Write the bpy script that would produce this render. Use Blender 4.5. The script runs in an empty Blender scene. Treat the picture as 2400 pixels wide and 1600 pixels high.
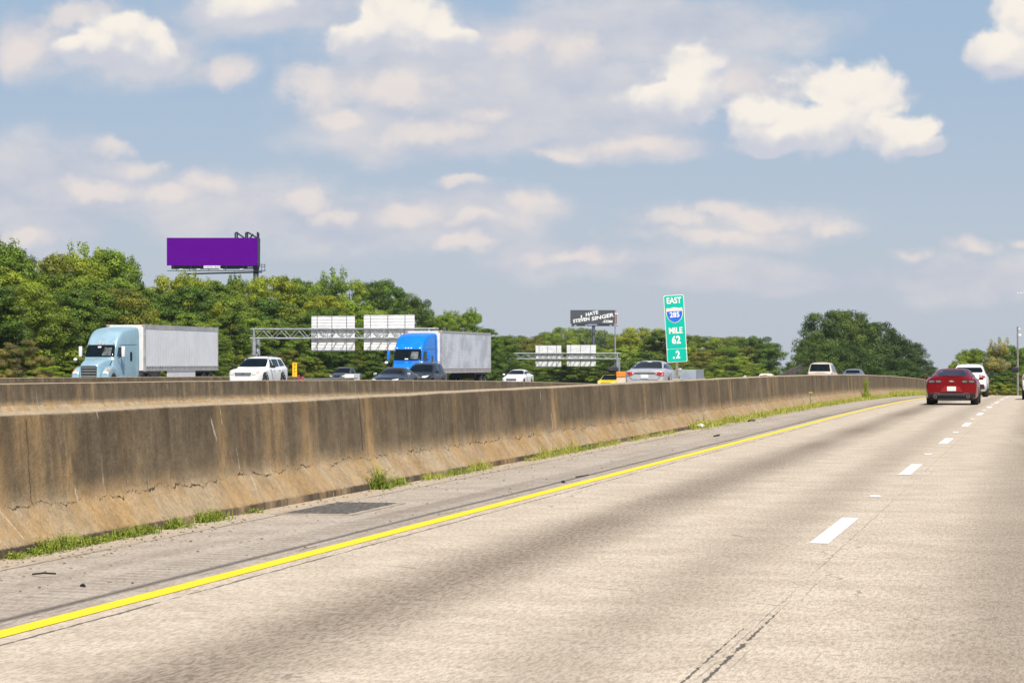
import bpy, bmesh, math, random
import numpy as np
from mathutils import Vector, Matrix
from mathutils.bvhtree import BVHTree
R = math.radians
random.seed(7)
S = bpy.context.scene
C = S.collection

# ------------------------------------------------------------------ camera
FOC = 5400.0; HV = 832.0; CU = 1176.0; YAW = R(12.75); CH = 1.5
cs, sn = math.cos(YAW), math.sin(YAW)
cam_d = bpy.data.cameras.new('camera'); cam = bpy.data.objects.new('camera', cam_d); C.objects.link(cam)
cam.location = (0, 0, CH); cam.rotation_euler = (R(90), 0, YAW)
cam_d.sensor_width = 36; cam_d.lens = 36 * FOC / 2352; cam_d.shift_y = 48 / 2352
cam_d.clip_start = 0.3; cam_d.clip_end = 12000
S.camera = cam

# ------------------------------------------------------------------ light
SUN_EL, SUN_AZ = 54.0, 27.0          # azimuth measured from -Y (behind the camera) towards +X
sd = bpy.data.lights.new('sun', 'SUN'); sun = bpy.data.objects.new('sun', sd); C.objects.link(sun)
sd.energy = 5.0; sd.angle = R(0.6); sd.color = (1.0, 0.93, 0.82)
sv = Vector((math.sin(R(SUN_AZ)) * math.cos(R(SUN_EL)), -math.cos(R(SUN_AZ)) * math.cos(R(SUN_EL)), math.sin(R(SUN_EL))))
sun.rotation_euler = sv.to_track_quat('Z', 'Y').to_euler()
S.view_settings.view_transform = 'Standard'; S.view_settings.look = 'None'
S.view_settings.exposure = 0.30; S.view_settings.gamma = 1.0
S.render.engine = 'CYCLES'
S.cycles.max_bounces = 6

# ------------------------------------------------------------------ node helpers
class NT:
    def __init__(s, tree): s.t = tree; s.n = tree.nodes; s.l = tree.links
    def node(s, typ, **kw):
        n = s.n.new(typ)
        for k, v in kw.items(): setattr(n, k, v)
        return n
    def inp(s, sock, v):
        if v is None: return
        if isinstance(v, bpy.types.NodeSocket): s.l.new(v, sock)
        else: sock.default_value = v
    def m(s, op, a, b=None, c=None, clamp=False):
        n = s.node('ShaderNodeMath', operation=op); n.use_clamp = clamp
        for i, v in enumerate((a, b, c)): s.inp(n.inputs[i], v)
        return n.outputs[0]
    def v(s, op, a, b=None, c=None):
        n = s.node('ShaderNodeVectorMath', operation=op)
        for i, q in enumerate((a, b, c)): s.inp(n.inputs[i], q)
        return n.outputs['Value'] if op in ('LENGTH', 'DOT_PRODUCT', 'DISTANCE') else n.outputs[0]
    def sep(s, a):
        n = s.node('ShaderNodeSeparateXYZ'); s.inp(n.inputs[0], a); return n.outputs
    def comb(s, x=0.0, y=0.0, z=0.0):
        n = s.node('ShaderNodeCombineXYZ')
        for i, q in enumerate((x, y, z)): s.inp(n.inputs[i], q)
        return n.outputs[0]
    def noise(s, vec, scale, detail=4.0, rough=0.55, color=False, dist=0.0):
        n = s.node('ShaderNodeTexNoise'); s.inp(n.inputs['Vector'], vec)
        n.inputs['Scale'].default_value = scale; n.inputs['Detail'].default_value = detail
        n.inputs['Roughness'].default_value = rough; n.inputs['Distortion'].default_value = dist
        return n.outputs['Color'] if color else n.outputs[0]
    def mr(s, val, a, b, c=0.0, d=1.0, smooth=True):
        n = s.node('ShaderNodeMapRange'); n.interpolation_type = 'SMOOTHSTEP' if smooth else 'LINEAR'
        s.inp(n.inputs[0], val)
        for i, q in zip((1, 2, 3, 4), (a, b, c, d)): s.inp(n.inputs[i], q)
        return n.outputs[0]
    def mix(s, f, a, b, mode='MIX'):
        n = s.node('ShaderNodeMix', data_type='RGBA', blend_type=mode)
        def cc(q): return q if isinstance(q, bpy.types.NodeSocket) else tuple(q) + ((1.0,) if len(q) == 3 else ())
        s.inp(n.inputs['Factor'], f); s.inp(n.inputs[6], cc(a)); s.inp(n.inputs[7], cc(b))
        return n.outputs[2]

# ------------------------------------------------------------------ world: sky with clouds by direction
wd = bpy.data.worlds.new('World'); S.world = wd; wd.use_nodes = True
wd.cycles.sampling_method = 'MANUAL'; wd.cycles.sample_map_resolution = 512
w = NT(wd.node_tree); w.n.clear()
out = w.node('ShaderNodeOutputWorld'); bg = w.node('ShaderNodeBackground'); w.l.new(bg.outputs[0], out.inputs[0])
bg.inputs[1].default_value = 0.1
sky = w.node('ShaderNodeTexSky', sky_type='NISHITA'); sky.sun_disc = False
sky.sun_elevation = R(SUN_EL); sky.sun_rotation = R(180 - SUN_AZ)
sky.air_density = 1.0; sky.dust_density = 0.6; sky.ozone_density = 2.5
tc = w.node('ShaderNodeTexCoord')
vr = w.node('ShaderNodeVectorRotate', rotation_type='Z_AXIS'); w.l.new(tc.outputs['Generated'], vr.inputs['Vector'])
vr.inputs['Angle'].default_value = -YAW
dx, dy, dz = w.sep(vr.outputs[0])[:3]
yy = w.m('MAXIMUM', dy, 0.06)
P0 = w.comb(w.m('MULTIPLY_ADD', w.m('DIVIDE', dx, yy), 5.4, 1.176), w.m('MULTIPLY_ADD', w.m('DIVIDE', dz, yy), -5.4, 0.832), 0.0)
fwd = w.mr(dy, 0.75, 0.93)
nA = w.noise(P0, 4.0, 8, 0.55, color=True)
warp = w.v('MULTIPLY', w.v('SUBTRACT', nA, (.5, .5, .5)), (.16, .13, 0))
P = w.v('ADD', P0, warp)
def billow(Q):
    """cauliflower relief: rounded cells of three sizes"""
    acc = None
    for sc, wt in ((7.0, .62), (19.0, .38)):
        v_ = w.node('ShaderNodeTexVoronoi', voronoi_dimensions='2D', feature='SMOOTH_F1'); v_.inputs['Scale'].default_value = sc; v_.inputs['Smoothness'].default_value = .8
        w.l.new(Q, v_.inputs['Vector']); b_ = w.m('MULTIPLY_ADD', v_.outputs['Distance'], -1.5 * wt, wt)
        acc = b_ if acc is None else w.m('ADD', acc, b_)
    return acc
Pb = w.v('ADD', P0, w.v('MULTIPLY', w.v('SUBTRACT', nA, (.5, .5, .5)), (.17, .14, 0)))
def field(P, blobs, k=0.25):
    acc = None
    for (u, v, ru, rv) in blobs:
        u, v, ru, rv = u / 1000, v / 1000, ru / 1000, rv / 1000
        q = w.v('MULTIPLY_ADD', P, (1 / ru, 1 / rv, 0), (-u / ru, -v / rv, 0))
        d = w.v('LENGTH', q)
        if acc is None: acc = d
        else:
            n = w.node('ShaderNodeMath', operation='SMOOTH_MIN'); w.l.new(acc, n.inputs[0]); w.l.new(d, n.inputs[1]); n.inputs[2].default_value = k
            acc = n.outputs[0]
    return w.m('SUBTRACT', 1.0, acc)
cum = [(290, 90, 130, 62), (190, 125, 95, 38), (365, 105, 60, 55), (560, 22, 120, 45), (930, 50, 130, 75), (830, 95, 90, 45), (1020, 85, 90, 40),
       (1600, 180, 90, 78), (1560, 240, 130, 45), (1860, 300, 180, 66), (1945, 215, 150, 85), (1770, 290, 100, 60), (2060, 310, 110, 50), (2130, 335, 70, 24), (1780, 340, 90, 28),
       (2300, 125, 90, 62), (2350, 50, 75, 90)]
low_ = [(2090, 588, 75, 26), (2240, 575, 90, 24), (2340, 560, 55, 20), (1560, 508, 120, 40), (1640, 490, 90, 30), (1760, 508, 140, 42), (1910, 520, 110, 36), (1640, 552, 210, 30), (1450, 342, 210, 30), (1300, 352, 110, 20), (1210, 478, 110, 42),
       (950, 492, 130, 38), (1070, 425, 95, 20), (1100, 520, 120, 26), (690, 452, 110, 44), (760, 480, 90, 30), (310, 390, 110, 32), (230, 445, 150, 36), (380, 450, 110, 34), (480, 430, 110, 44), (250, 332, 65, 32), (730, 205, 105, 60), (900, 200, 190, 48), (1120, 255, 90, 34), (1000, 300, 230, 42), (800, 270, 110, 34),
       (50, 545, 95, 34), (1330, 602, 200, 26), (510, 165, 75, 42), (50, 115, 85, 80), (160, 30, 120, 48), (1320, 110, 95, 55), (1690, 210, 110, 80), (1190, 90, 120, 50), (1050, 570, 120, 26)]
soft = [(1100, 170, 470, 170), (1500, 60, 430, 90), (1000, 300, 330, 80), (90, 440, 250, 150), (520, 480, 300, 100), (950, 510, 420, 80),
        (1330, 600, 280, 45), (60, 105, 120, 90), (500, 170, 90, 45), (1380, 255, 300, 110), (2250, 650, 260, 70), (1750, 640, 300, 45),
        (640, 30, 270, 70), (1700, 525, 290, 60), (300, 110, 190, 95), (1720, 200, 130, 90), (1440, 340, 240, 40)]
fc = field(P, cum, 0.12); fl = field(P, low_, 0.12)
fs = field(w.v('ADD', P0, w.v('MULTIPLY', w.v('SUBTRACT', nA, (.5, .5, .5)), (.22, .12, 0))), soft, 0.3)
bw = billow(Pb); bws = billow(w.v('ADD', Pb, (-0.006, -0.012, 0)))
nz = w.noise(P0, 11.0, 8, 0.62)
nz2 = w.noise(w.v('MULTIPLY', P0, (1.0, 1.7, 1.0)), 2.8, 8, 0.58)
relief = w.m('ADD', w.m('MULTIPLY', w.m('SUBTRACT', bw, 0.42), 0.55), w.m('MULTIPLY', w.m('SUBTRACT', nz, 0.5), 0.95))
dens = w.m('ADD', fc, relief); densl = w.m('ADD', fl, relief)
acum = w.m('MULTIPLY', w.mr(dens, -0.16, 0.28), 0.98)
alow = w.m('MULTIPLY', w.mr(w.m('ADD', densl, w.m('MULTIPLY', w.m('SUBTRACT', w.noise(w.v('MULTIPLY', P0, (1, 1.6, 1)), 6.5, 9, .66), .5), 2.1)), -0.15, 0.62), 0.80)
asof = w.m('MULTIPLY', w.mr(w.m('ADD', fs, w.m('MULTIPLY', w.m('SUBTRACT', nz2, 0.5), 1.4)), -0.22, 0.50), 0.88)
slope = w.m('SUBTRACT', bw, bws)
vpos = w.m('SUBTRACT', field(w.v('ADD', P, (0.0, 0.030, 0)), cum, 0.12), fc)     # above the middle of a cloud > 0
lit = w.mr(w.m('ADD', w.m('ADD', w.m('MULTIPLY', slope, 1.3), w.m('MULTIPLY', vpos, 1.1)), w.m('ADD', w.m('MULTIPLY', fc, 1.0), w.m('MULTIPLY', w.m('SUBTRACT', w.noise(P0, 7.0, 6, .5), .5), 2.0))), -0.50, 0.78)
# the rest of the sky: scattered clouds
gdir = w.v('DIVIDE', vr.outputs[0], w.comb(w.m('MAXIMUM', dz, 0.05), w.m('MAXIMUM', dz, 0.05), 1.0))
gen = w.mr(w.noise(gdir, 1.1, 6, 0.55), 0.5, 0.66)
gen = w.m('MULTIPLY', gen, w.m('SUBTRACT', 1.0, fwd))
acum = w.m('MULTIPLY', acum, fwd); asof = w.m('MULTIPLY', asof, fwd)
SK = 10.0 * 0.92
def lin(c): return tuple(((x / 255 + .055) / 1.055) ** 2.4 if x > 10 else x / 255 / 12.92 for x in c)
def kc(c, k=SK * 0.88): return tuple(x * k for x in lin(c))
# clear sky: the physical sky, cooled a little
skyc = w.mix(1.0, sky.outputs[0], (0.80, 0.83, 0.93), 'MULTIPLY')
elev = w.mr(w.sep(P0)[1], 0.0, 0.75)
clear = w.mix(w.m('MULTIPLY', fwd, 0.9), skyc, w.mix(elev, kc((166, 189, 213)), kc((191, 200, 212))))
sh_ = w.m('ADD', w.m('MULTIPLY', w.m('SUBTRACT', nz2, .5), 1.5), w.m('MULTIPLY', w.m('SUBTRACT', w.noise(w.v('MULTIPLY', P0, (1, 2.2, 1)), 6.0, 4, .5), .5), .7))
softc = w.mix(w.mr(sh_, -0.35, 0.35), kc((190, 197, 213)), kc((222, 219, 221)))
lowc = w.mix(w.mr(w.m('ADD', densl, w.m('MULTIPLY', w.m('SUBTRACT', w.noise(P0, 9.0, 6, .6), .5), 1.4)), -.1, .9), kc((205, 207, 217)), kc((238, 228, 222)))
cumc = w.mix(lit, kc((206, 209, 220)), kc((255, 247, 236), SK * 0.85))
col = w.mix(asof, clear, softc); col = w.mix(w.m('MULTIPLY', alow, fwd), col, lowc); col = w.mix(acum, col, cumc)
col = w.mix(w.m('MULTIPLY', gen, 0.6), col, (4.0, 4.1, 4.4))
w.l.new(col, bg.inputs[0])

# ------------------------------------------------------------------ geometry of the place
def W(u, v, D):
    X = (u - CU) / FOC * D
    return Vector((X * cs - D * sn, X * sn + D * cs, CH + (HV - v) / FOC * D))
def Dx(u, x):                                   # distance at which bearing u meets the line X = x
    return x / ((u - CU) / FOC * cs - sn)
def xu(u, y):                                   # x and camera distance where bearing u meets the line Y = y
    t = (u - CU) / FOC; D = y / (t * sn + cs); return D * (t * cs - sn), D
def prof(y):
    if y < 60: return 0.0
    if y < 190: return -7e-5 * (y - 60) ** 2
    if y < 330: return -1.183 - 0.0182 * (y - 190)
    return -3.731 - 0.0182 * (y - 330)
KX = [-75, -41, -33.2, -24, -12, -8.8, 200]; KV = [.40, .45, 1.0, .6, .6, 1.0, 1.0]; KL = [.0, .0, -.26, .02, .12, 0, 0]
def gz(x, y):
    k_ = float(np.interp(x, KX, KV)); f_ = min(1.0, max(0.0, (y - 330) / 300)); return prof(y) * (k_ + (1 - k_) * f_) + float(np.interp(x, KX, KL))

# ------------------------------------------------------------------ object helpers
def new(name, me, parent=None, mats=()):
    o = bpy.data.objects.new(name, me); C.objects.link(o)
    for m_ in mats: me.materials.append(m_)
    if parent: o.parent = parent
    return o
def obj(name, bm, mat, parent=None, smooth=False):
    me = bpy.data.meshes.new(name); bm.to_mesh(me); bm.free()
    if smooth: me.polygons.foreach_set('use_smooth', [True] * len(me.polygons))
    return new(name, me, parent, mat if isinstance(mat, (list, tuple)) else [mat])
def thing(name, label, cat, loc=(0, 0, 0), rz=0.0, group=None):
    o = bpy.data.objects.new(name, None); C.objects.link(o); o.location = loc; o.rotation_euler = (0, 0, rz)
    o.empty_display_size = 0.3
    o['label'] = label; o['category'] = cat
    if group: o['group'] = group
    return o
def tag(o, label=None, cat=None, group=None, kind=None):
    if label: o['label'] = label
    if cat: o['category'] = cat
    if group: o['group'] = group
    if kind: o['kind'] = kind
    return o
def box(bm, x0, x1, y0, y1, z0, z1, bev=0.0, mi=0):
    r = bmesh.ops.create_cube(bm, size=1.0)
    vs = r['verts']
    for v_ in vs:
        v_.co = Vector(((x0 + x1) / 2 + v_.co.x * (x1 - x0), (y0 + y1) / 2 + v_.co.y * (y1 - y0), (z0 + z1) / 2 + v_.co.z * (z1 - z0)))
    fs_ = set(f for v_ in vs for f in v_.link_faces)
    for f in fs_: f.material_index = mi
    if bev > 0:
        es = list(set(e for v_ in vs for e in v_.link_edges))
        bmesh.ops.bevel(bm, geom=es, offset=bev, segments=2, affect='EDGES', profile=0.6)
    return vs
def bar(bm, a, b, r=0.05, seg=6, r2=None):
    a, b = Vector(a), Vector(b); d = b - a
    m_ = Matrix.Translation((a + b) / 2) @ d.to_track_quat('Z', 'Y').to_matrix().to_4x4()
    bmesh.ops.create_cone(bm, segments=seg, radius1=r, radius2=r if r2 is None else r2, depth=d.length, cap_ends=True, matrix=m_)
def ball(bm, c, r, sc=(1, 1, 1), sub=2):
    m_ = Matrix.Translation(c) @ Matrix.Diagonal((sc[0], sc[1], sc[2], 1))
    bmesh.ops.create_icosphere(bm, subdivisions=sub, radius=r, matrix=m_)
def prism(bm, pts, y0, y1):                      # polygon in (x, z), extruded along y
    a = [bm.verts.new((p[0], y0, p[1])) for p in pts]; b = [bm.verts.new((p[0], y1, p[1])) for p in pts]
    bm.faces.new(a); bm.faces.new(b[::-1]); n = len(pts)
    for i in range(n): bm.faces.new((a[i], b[i], b[(i + 1) % n], a[(i + 1) % n]))
    bmesh.ops.recalc_face_normals(bm, faces=bm.faces)
def text(body, size, mat, parent, loc, rot=(R(90), 0, 0), extrude=0.004, off=0.0, shear=0.0, sx=1.0, name='lettering', align='CENTER', fit=None):
    cu = bpy.data.curves.new(name, 'FONT'); cu.body = body; cu.size = size; cu.extrude = extrude; cu.offset = off
    cu.shear = shear; cu.align_x = align; cu.align_y = 'CENTER'; cu.resolution_u = 3
    o = bpy.data.objects.new(name, cu); C.objects.link(o)
    dg = bpy.context.evaluated_depsgraph_get(); me = bpy.data.meshes.new_from_object(o.evaluated_get(dg))
    bpy.data.objects.remove(o); me.name = name
    if fit: xs_ = [v_.co.x for v_ in me.vertices]; sx = fit / (max(xs_) - min(xs_))
    me.transform(Matrix.Diagonal((sx, 1, 1, 1)))
    me.materials.clear(); o = new(name, me, parent, [mat]); o.location = loc; o.rotation_euler = rot
    return o

# ------------------------------------------------------------------ simple materials
def pbsdf(name, color, rough=0.5, metal=0.0, coat=0.0, spec=0.5, var=0.0, vscale=3.0, bump=0.0, bscale=40.0):
    m_ = bpy.data.materials.new(name); m_.use_nodes = True; n = NT(m_.node_tree); b = n.n['Principled BSDF']
    b.inputs['Roughness'].default_value = rough; b.inputs['Metallic'].default_value = metal
    b.inputs['Coat Weight'].default_value = coat; b.inputs['Coat Roughness'].default_value = 0.04
    b.inputs['Specular IOR Level'].default_value = spec
    g = n.node('ShaderNodeNewGeometry').outputs['Position']
    if var > 0:
        f = n.noise(g, vscale, 5, 0.6)
        c2 = tuple(x * (1 - var) for x in color)
        n.l.new(n.mix(n.mr(f, 0.35, 0.65), c2, color), b.inputs['Base Color'])
        n.l.new(n.mr(f, 0.3, 0.7, rough * 0.8, min(1, rough * 1.2)), b.inputs['Roughness'])
    else: b.inputs['Base Color'].default_value = tuple(color) + (1,)
    if bump > 0:
        bn = n.node('ShaderNodeBump'); bn.inputs['Strength'].default_value = bump; bn.inputs['Distance'].default_value = 0.02
        n.l.new(n.noise(g, bscale, 3), bn.inputs['Height']); n.l.new(bn.outputs[0], b.inputs['Normal'])
    return m_
def paint(name, color, metal=0.35, rough=0.32): return pbsdf(name, color, rough, metal, 0.25, 0.35, 0.10, 1.3)
M = {}
M['glass'] = pbsdf('tinted_glass', (.006, .010, .012), .05, 0, 0.0, .28, 0.3, 2.0)
M['glass2'] = pbsdf('blue_glass', (.010, .018, .028), .05, 0, 0.0, .45, 0.3, 2.0)
M['rubber'] = pbsdf('tyre_rubber', (.022, .022, .022), .85, var=.3, vscale=12, bump=.3)
M['black'] = pbsdf('black_plastic', (.018, .018, .02), .5, var=.2, vscale=8)
M['rim'] = pbsdf('alloy_rim', (.45, .45, .46), .35, .8, var=.3, vscale=9)
M['chrome'] = pbsdf('chrome_trim', (.75, .76, .78), .15, 1.0, var=.1)
M['lamp'] = pbsdf('clear_lamp', (.80, .80, .78), .12, .1, 1, .6, var=.3, vscale=10)
M['greylamp'] = pbsdf('smoked_lamp', (.22, .21, .21), .12, .1, 1, .6, var=.4, vscale=14)
M['red'] = pbsdf('red_lamp', (.52, .01, .015), .15, 0, 1, .5, var=.35, vscale=11)
M['darkred'] = pbsdf('dark_red_lamp', (.25, .012, .02), .15, 0, 1, .5, var=.35, vscale=11)
M['amber'] = pbsdf('amber_lamp', (.85, .22, .03), .2, 0, 1, var=.2, vscale=9)
M['plate'] = pbsdf('licence_plate', (.72, .74, .72), .4, var=.12, vscale=22)
M['steel'] = pbsdf('galvanised_steel', (.42, .44, .45), .5, .5, var=.25, vscale=2.5)
M['signback'] = pbsdf('aluminium_sign_back', (.84, .84, .83), .6, .0, var=.14, vscale=1.6)
M['darksteel'] = pbsdf('dark_painted_steel', (.035, .045, .058), .55, .1, var=.3, vscale=1.5)
M['white'] = pbsdf('white_paint', (.78, .78, .76), .5, var=.1, vscale=3)
M['textwhite'] = pbsdf('reflective_white_lettering', (.84, .83, .76), .6, var=.08, vscale=9)

# ================================================================== SETTING: ground and roads
def concrete_road(name, shoulder=False):
    m_ = bpy.data.materials.new(name); m_.use_nodes = True; n = NT(m_.node_tree); b = n.n['Principled BSDF']
    pos = n.node('ShaderNodeNewGeometry').outputs['Position']; X, Y, Z = n.sep(pos)[:3]
    b.inputs['Roughness'].default_value = 0.85; b.inputs['Specular IOR Level'].default_value = 0.25
    gp = n.v('MULTIPLY', pos, (1.0, .22, 1.0)); fine = n.noise(gp, 75.0, 2, 0.7); fine2 = n.noise(gp, 34.0, 3, 0.7); mid = n.noise(pos, 1.6, 5, 0.6)
    lon = n.noise(n.v('MULTIPLY', pos, (2.2, 0.10, 1)), 1.0, 3, 0.5)        # streaks along the lane
    if not shoulder:
        c = n.mix(n.mr(mid, .3, .7), (.462, .388, .300), (.56, .480, .382))
        def band(x0, hw, soft_, st):
            d = n.m('ABSOLUTE', n.m('SUBTRACT', n.m('ADD', X, n.m('MULTIPLY', n.m('SUBTRACT', lon, .5), .35)), x0))
            return n.m('MULTIPLY', n.mr(d, hw, hw + soft_, 1.0, 0.0), st)
        wave = n.mr(n.noise(n.comb(0.0, Y, 0.0), .09, 3), .35, .65, .7, 1.0)
        k1 = n.m('MULTIPLY', n.m('MULTIPLY', band(-4.0, .05, .72, 1.0), wave), n.mr(fine2, .3, .6, 1.15, .85))
        k2 = n.m('MULTIPLY', band(-.12, .05, .95, .75), wave)
        k3 = band(-2.35, .05, .55, .38); k4 = band(1.0, .0, .7, .2)
        dk = n.m('MAXIMUM', n.m('MAXIMUM', k1, k2), n.m('MAXIMUM', k3, k4))
        c = n.mix(dk, c, (.225, .178, .132))
        grain = 1.0
    else:
        c = n.mix(n.mr(mid, .3, .7), (.36, .305, .25), (.45, .39, .325))
        c = n.mix(n.m('MULTIPLY', n.mr(lon, .5, .7), .35), c, (.23, .19, .15))
        # tracked-out dark band beside the rumble strip
        d = n.m('ABSOLUTE', n.m('SUBTRACT', n.m('ADD', X, n.m('MULTIPLY', n.m('SUBTRACT', lon, .5), .12)), -5.92))
        c = n.mix(n.m('MULTIPLY', n.mr(d, .0, .08, 1, 0), .85), c, (.085, .075, .065))
        # rumble grooves
        rx = n.m('MULTIPLY', n.mr(X, -6.42, -6.34), n.mr(X, -6.0, -5.94, 1, 0))
        rp = n.mr(n.m('FRACT', n.m('MULTIPLY', n.m('ADD', Y, n.m('MULTIPLY', X, .15)), 1 / .19)), .35, .5)
        rmask = n.m('MULTIPLY', n.m('MULTIPLY', rx, rp), n.mr(lon, .3, .6, .25, .8))
        c = n.mix(n.m('MULTIPLY', rmask, .55), c, (.14, .11, .085))
        # sand gathered at the foot of the barrier
        c = n.mix(n.m('MULTIPLY', n.mr(n.m('ADD', X, n.m('MULTIPLY', n.m('SUBTRACT', mid, .5), .5)), -7.62, -7.2, 1, 0), .6), c, (.47, .38, .27))
    sp = n.mr(n.m('ADD', n.m('MULTIPLY', fine, .45), n.m('MULTIPLY', fine2, .55)), .38, .60, .71, 1.12)
    c = n.mix(1.0, c, n.comb(sp, sp, n.m('MULTIPLY', sp, .985)), 'MULTIPLY')
    # pits and dark aggregate
    pit = n.mr(n.noise(n.v('ADD', pos, (9, 3, 1)), 14.0, 3, .6), .30, .38, 1, 0)
    c = n.mix(n.m('MULTIPLY', pit, .45), c, (.13, .11, .10))
    # longitudinal joints and cracks
    wob = n.noise(n.v('MULTIPLY', pos, (0.0, 1.0, 0.0)), 5.5, 6, .75); wob2 = n.noise(n.v('MULTIPLY', pos, (0.0, 1.0, 0.0)), 1.1, 3, .6)
    def crack(x0, wd_, amp, lo, seed, st=.85):
        g_ = n.noise(n.comb(seed, Y, 0.0), .8, 4, .7)
        d_ = n.m('ABSOLUTE', n.m('SUBTRACT', n.m('ADD', X, n.m('MULTIPLY', n.m('SUBTRACT', n.m('ADD', wob, wob2), 1.0), amp)), x0))
        ww = n.mr(g_, lo, lo + .25, 0.0, wd_)
        return n.m('MULTIPLY', n.m('LESS_THAN', d_, ww), st)
    if not shoulder:
        def near(x0, wd_, seed, yend):
            jag = n.noise(n.comb(seed, Y, 0.0), 9.0, 5, .8); w2 = n.m('MULTIPLY', n.mr(n.noise(n.comb(seed, Y, 4.0), 4.0, 4, .7), .36, .60, 0.0, wd_), n.mr(Y, yend - 3, yend, 1, 0))
            return n.m('MULTIPLY', n.m('LESS_THAN', n.m('ABSOLUTE', n.m('SUBTRACT', n.m('ADD', X, n.m('MULTIPLY', n.m('SUBTRACT', jag, .5), .06)), x0)), w2), .85)
        cr = n.m('MAXIMUM', n.m('MAXIMUM', near(-1.56, .016, 2.0, 15.2), near(-1.655, .011, 7.0, 14.4)), n.m('MAXIMUM', n.m('MAXIMUM', crack(-1.60, .006, .05, .38, 3.0, .38), crack(-1.50, .005, .05, .45, 8.0, .35)), crack(-5.40, .016, .05, .33, 5.0, .8)))
    else:
        cr = n.m('MAXIMUM', crack(-7.33, .016, .05, .30, 4.0, .7), crack(-5.80, .012, .04, .42, 6.0, .6))
    c = n.mix(cr, c, (.045, .04, .035))
    # thin random hairlines
    vo = n.node('ShaderNodeTexVoronoi', feature='DISTANCE_TO_EDGE'); n.l.new(n.v('ADD', pos, n.v('MULTIPLY', n.noise(pos, 2.0, 4, .6, color=True), (.5, .5, 0))), vo.inputs['Vector']); vo.inputs['Scale'].default_value = .22
    hair = n.m('MULTIPLY', n.m('LESS_THAN', vo.outputs[0], .0022), n.mr(mid, .5, .62, 0, .5))
    c = n.mix(hair, c, (.12, .10, .08))
    n.l.new(c, b.inputs['Base Color'])
    bn = n.node('ShaderNodeBump'); bn.inputs['Strength'].default_value = .5; bn.inputs['Distance'].default_value = .012
    n.l.new(n.m('SUBTRACT', n.m('ADD', fine, fine2), n.m('MULTIPLY', cr, 1.5)), bn.inputs['Height']); n.l.new(bn.outputs[0], b.inputs['Normal'])
    return m_
M['road'] = concrete_road('concrete_road'); M['shoulder'] = concrete_road('road_shoulder', True)
M['road2'] = pbsdf('far_road_concrete', (.36, .34, .31), .85, var=.3, vscale=.7)
M['grassland'] = pbsdf('grass_ground', (.085, .11, .035), .95, var=.4, vscale=.3)

def sheet(name, xs, ys, mat, dz=0.0, kind='structure'):
    vv = [(x, y, gz(x, y) + dz) for y in ys for x in xs]; nx = len(xs)
    ff = [(j * nx + i, j * nx + i + 1, (j + 1) * nx + i + 1, (j + 1) * nx + i) for j in range(len(ys) - 1) for i in range(nx - 1)]
    me = bpy.data.meshes.new(name); me.from_pydata(vv, [], ff)
    me.polygons.foreach_set('use_smooth', [True] * len(me.polygons))
    return tag(new(name, me, None, [mat]), kind=kind)
YS = [-40, -10, 20, 50] + list(range(60, 200, 7)) + list(range(205, 330, 12)) + [340, 380, 430, 500, 600, 750, 900, 1200]
GX = [-4000, -900, -300, -150, -100, -75, -60, -50, -41, -37, -33.2, -28, -24, -18, -12, -8.8, -8.09, 0, 15, 30, 100, 300, 900, 4000]
sheet('ground', GX, [-400] + YS + [2500, 6000], M['grassland'], -.22)
sheet('road', [-5.62, -1.6, 1.9, 5.6, 9.3, 15], YS, M['road'])
sheet('shoulder', [-8.0, -6.5, -5.62], YS, M['shoulder'], 0.0)
sheet('express_road', [-33.2, -28, -24, -18, -12, -8.8, -8.15], YS[:-8], M['road2'], .0)
sheet('oncoming_road', [-74, -60, -50, -41, -37, -33.3], YS[:-8], M['road2'], .0)

def line_mat(name, col, wear=.25):
    m_ = bpy.data.materials.new(name); m_.use_nodes = True; n = NT(m_.node_tree); b = n.n['Principled BSDF']
    pos = n.node('ShaderNodeNewGeometry').outputs['Position']
    f = n.mr(n.noise(pos, 34, 4, .7), .30, .42); f2 = n.noise(pos, 2.0, 4)
    n.l.new(n.mix(n.m('MULTIPLY', n.m('SUBTRACT', 1.0, f), wear), n.mix(f2, tuple(x * .86 for x in col), col), (.35, .3, .2)), b.inputs['Base Color'])
    b.inputs['Roughness'].default_value = .7
    return m_
M['yellow'] = line_mat('yellow_road_paint', (.88, .64, .005), .55); M['whiteline'] = line_mat('white_road_paint', (.86, .85, .83), .45)
ys2 = [y for y in range(-10, 60, 4)] + list(range(60, 200, 5)) + list(range(205, 330, 12))
sheet('edge_line', [-5.69, -5.535], ys2, M['yellow'], .004)
for k in range(-2, 15):
    y0 = 19.55 + 12.2 * k
    sheet('lane_marking', [-1.90, -1.74], [y0, y0 + 1.6, y0 + 3.3], M['whiteline'], .004)
M['marker'] = pbsdf('ceramic_road_marker', (.8, .79, .75), .4, var=.1)
for k in range(9):
    y0 = 26.4 + 12.2 * k
    bm = bmesh.new(); box(bm, -.06, .06, -.05, .05, 0, .02, .008)
    o = obj('pavement_marker', bm, M['marker']); o.location = (-1.83, y0, prof(y0) + .003)
    tag(o, 'small white raised marker %s' % ('between the two nearest dashes', 'between the second and third nearest dashes', 'between the third and fourth nearest dashes', 'fourth nearest along the lane line', 'fifth nearest along the lane line', 'sixth nearest, beside the red coupe', 'seventh nearest along the lane line', 'eighth nearest along the lane line', 'farthest along the lane line')[k], 'pavement marker', 'raised markers along the dashed lane line')

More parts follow.
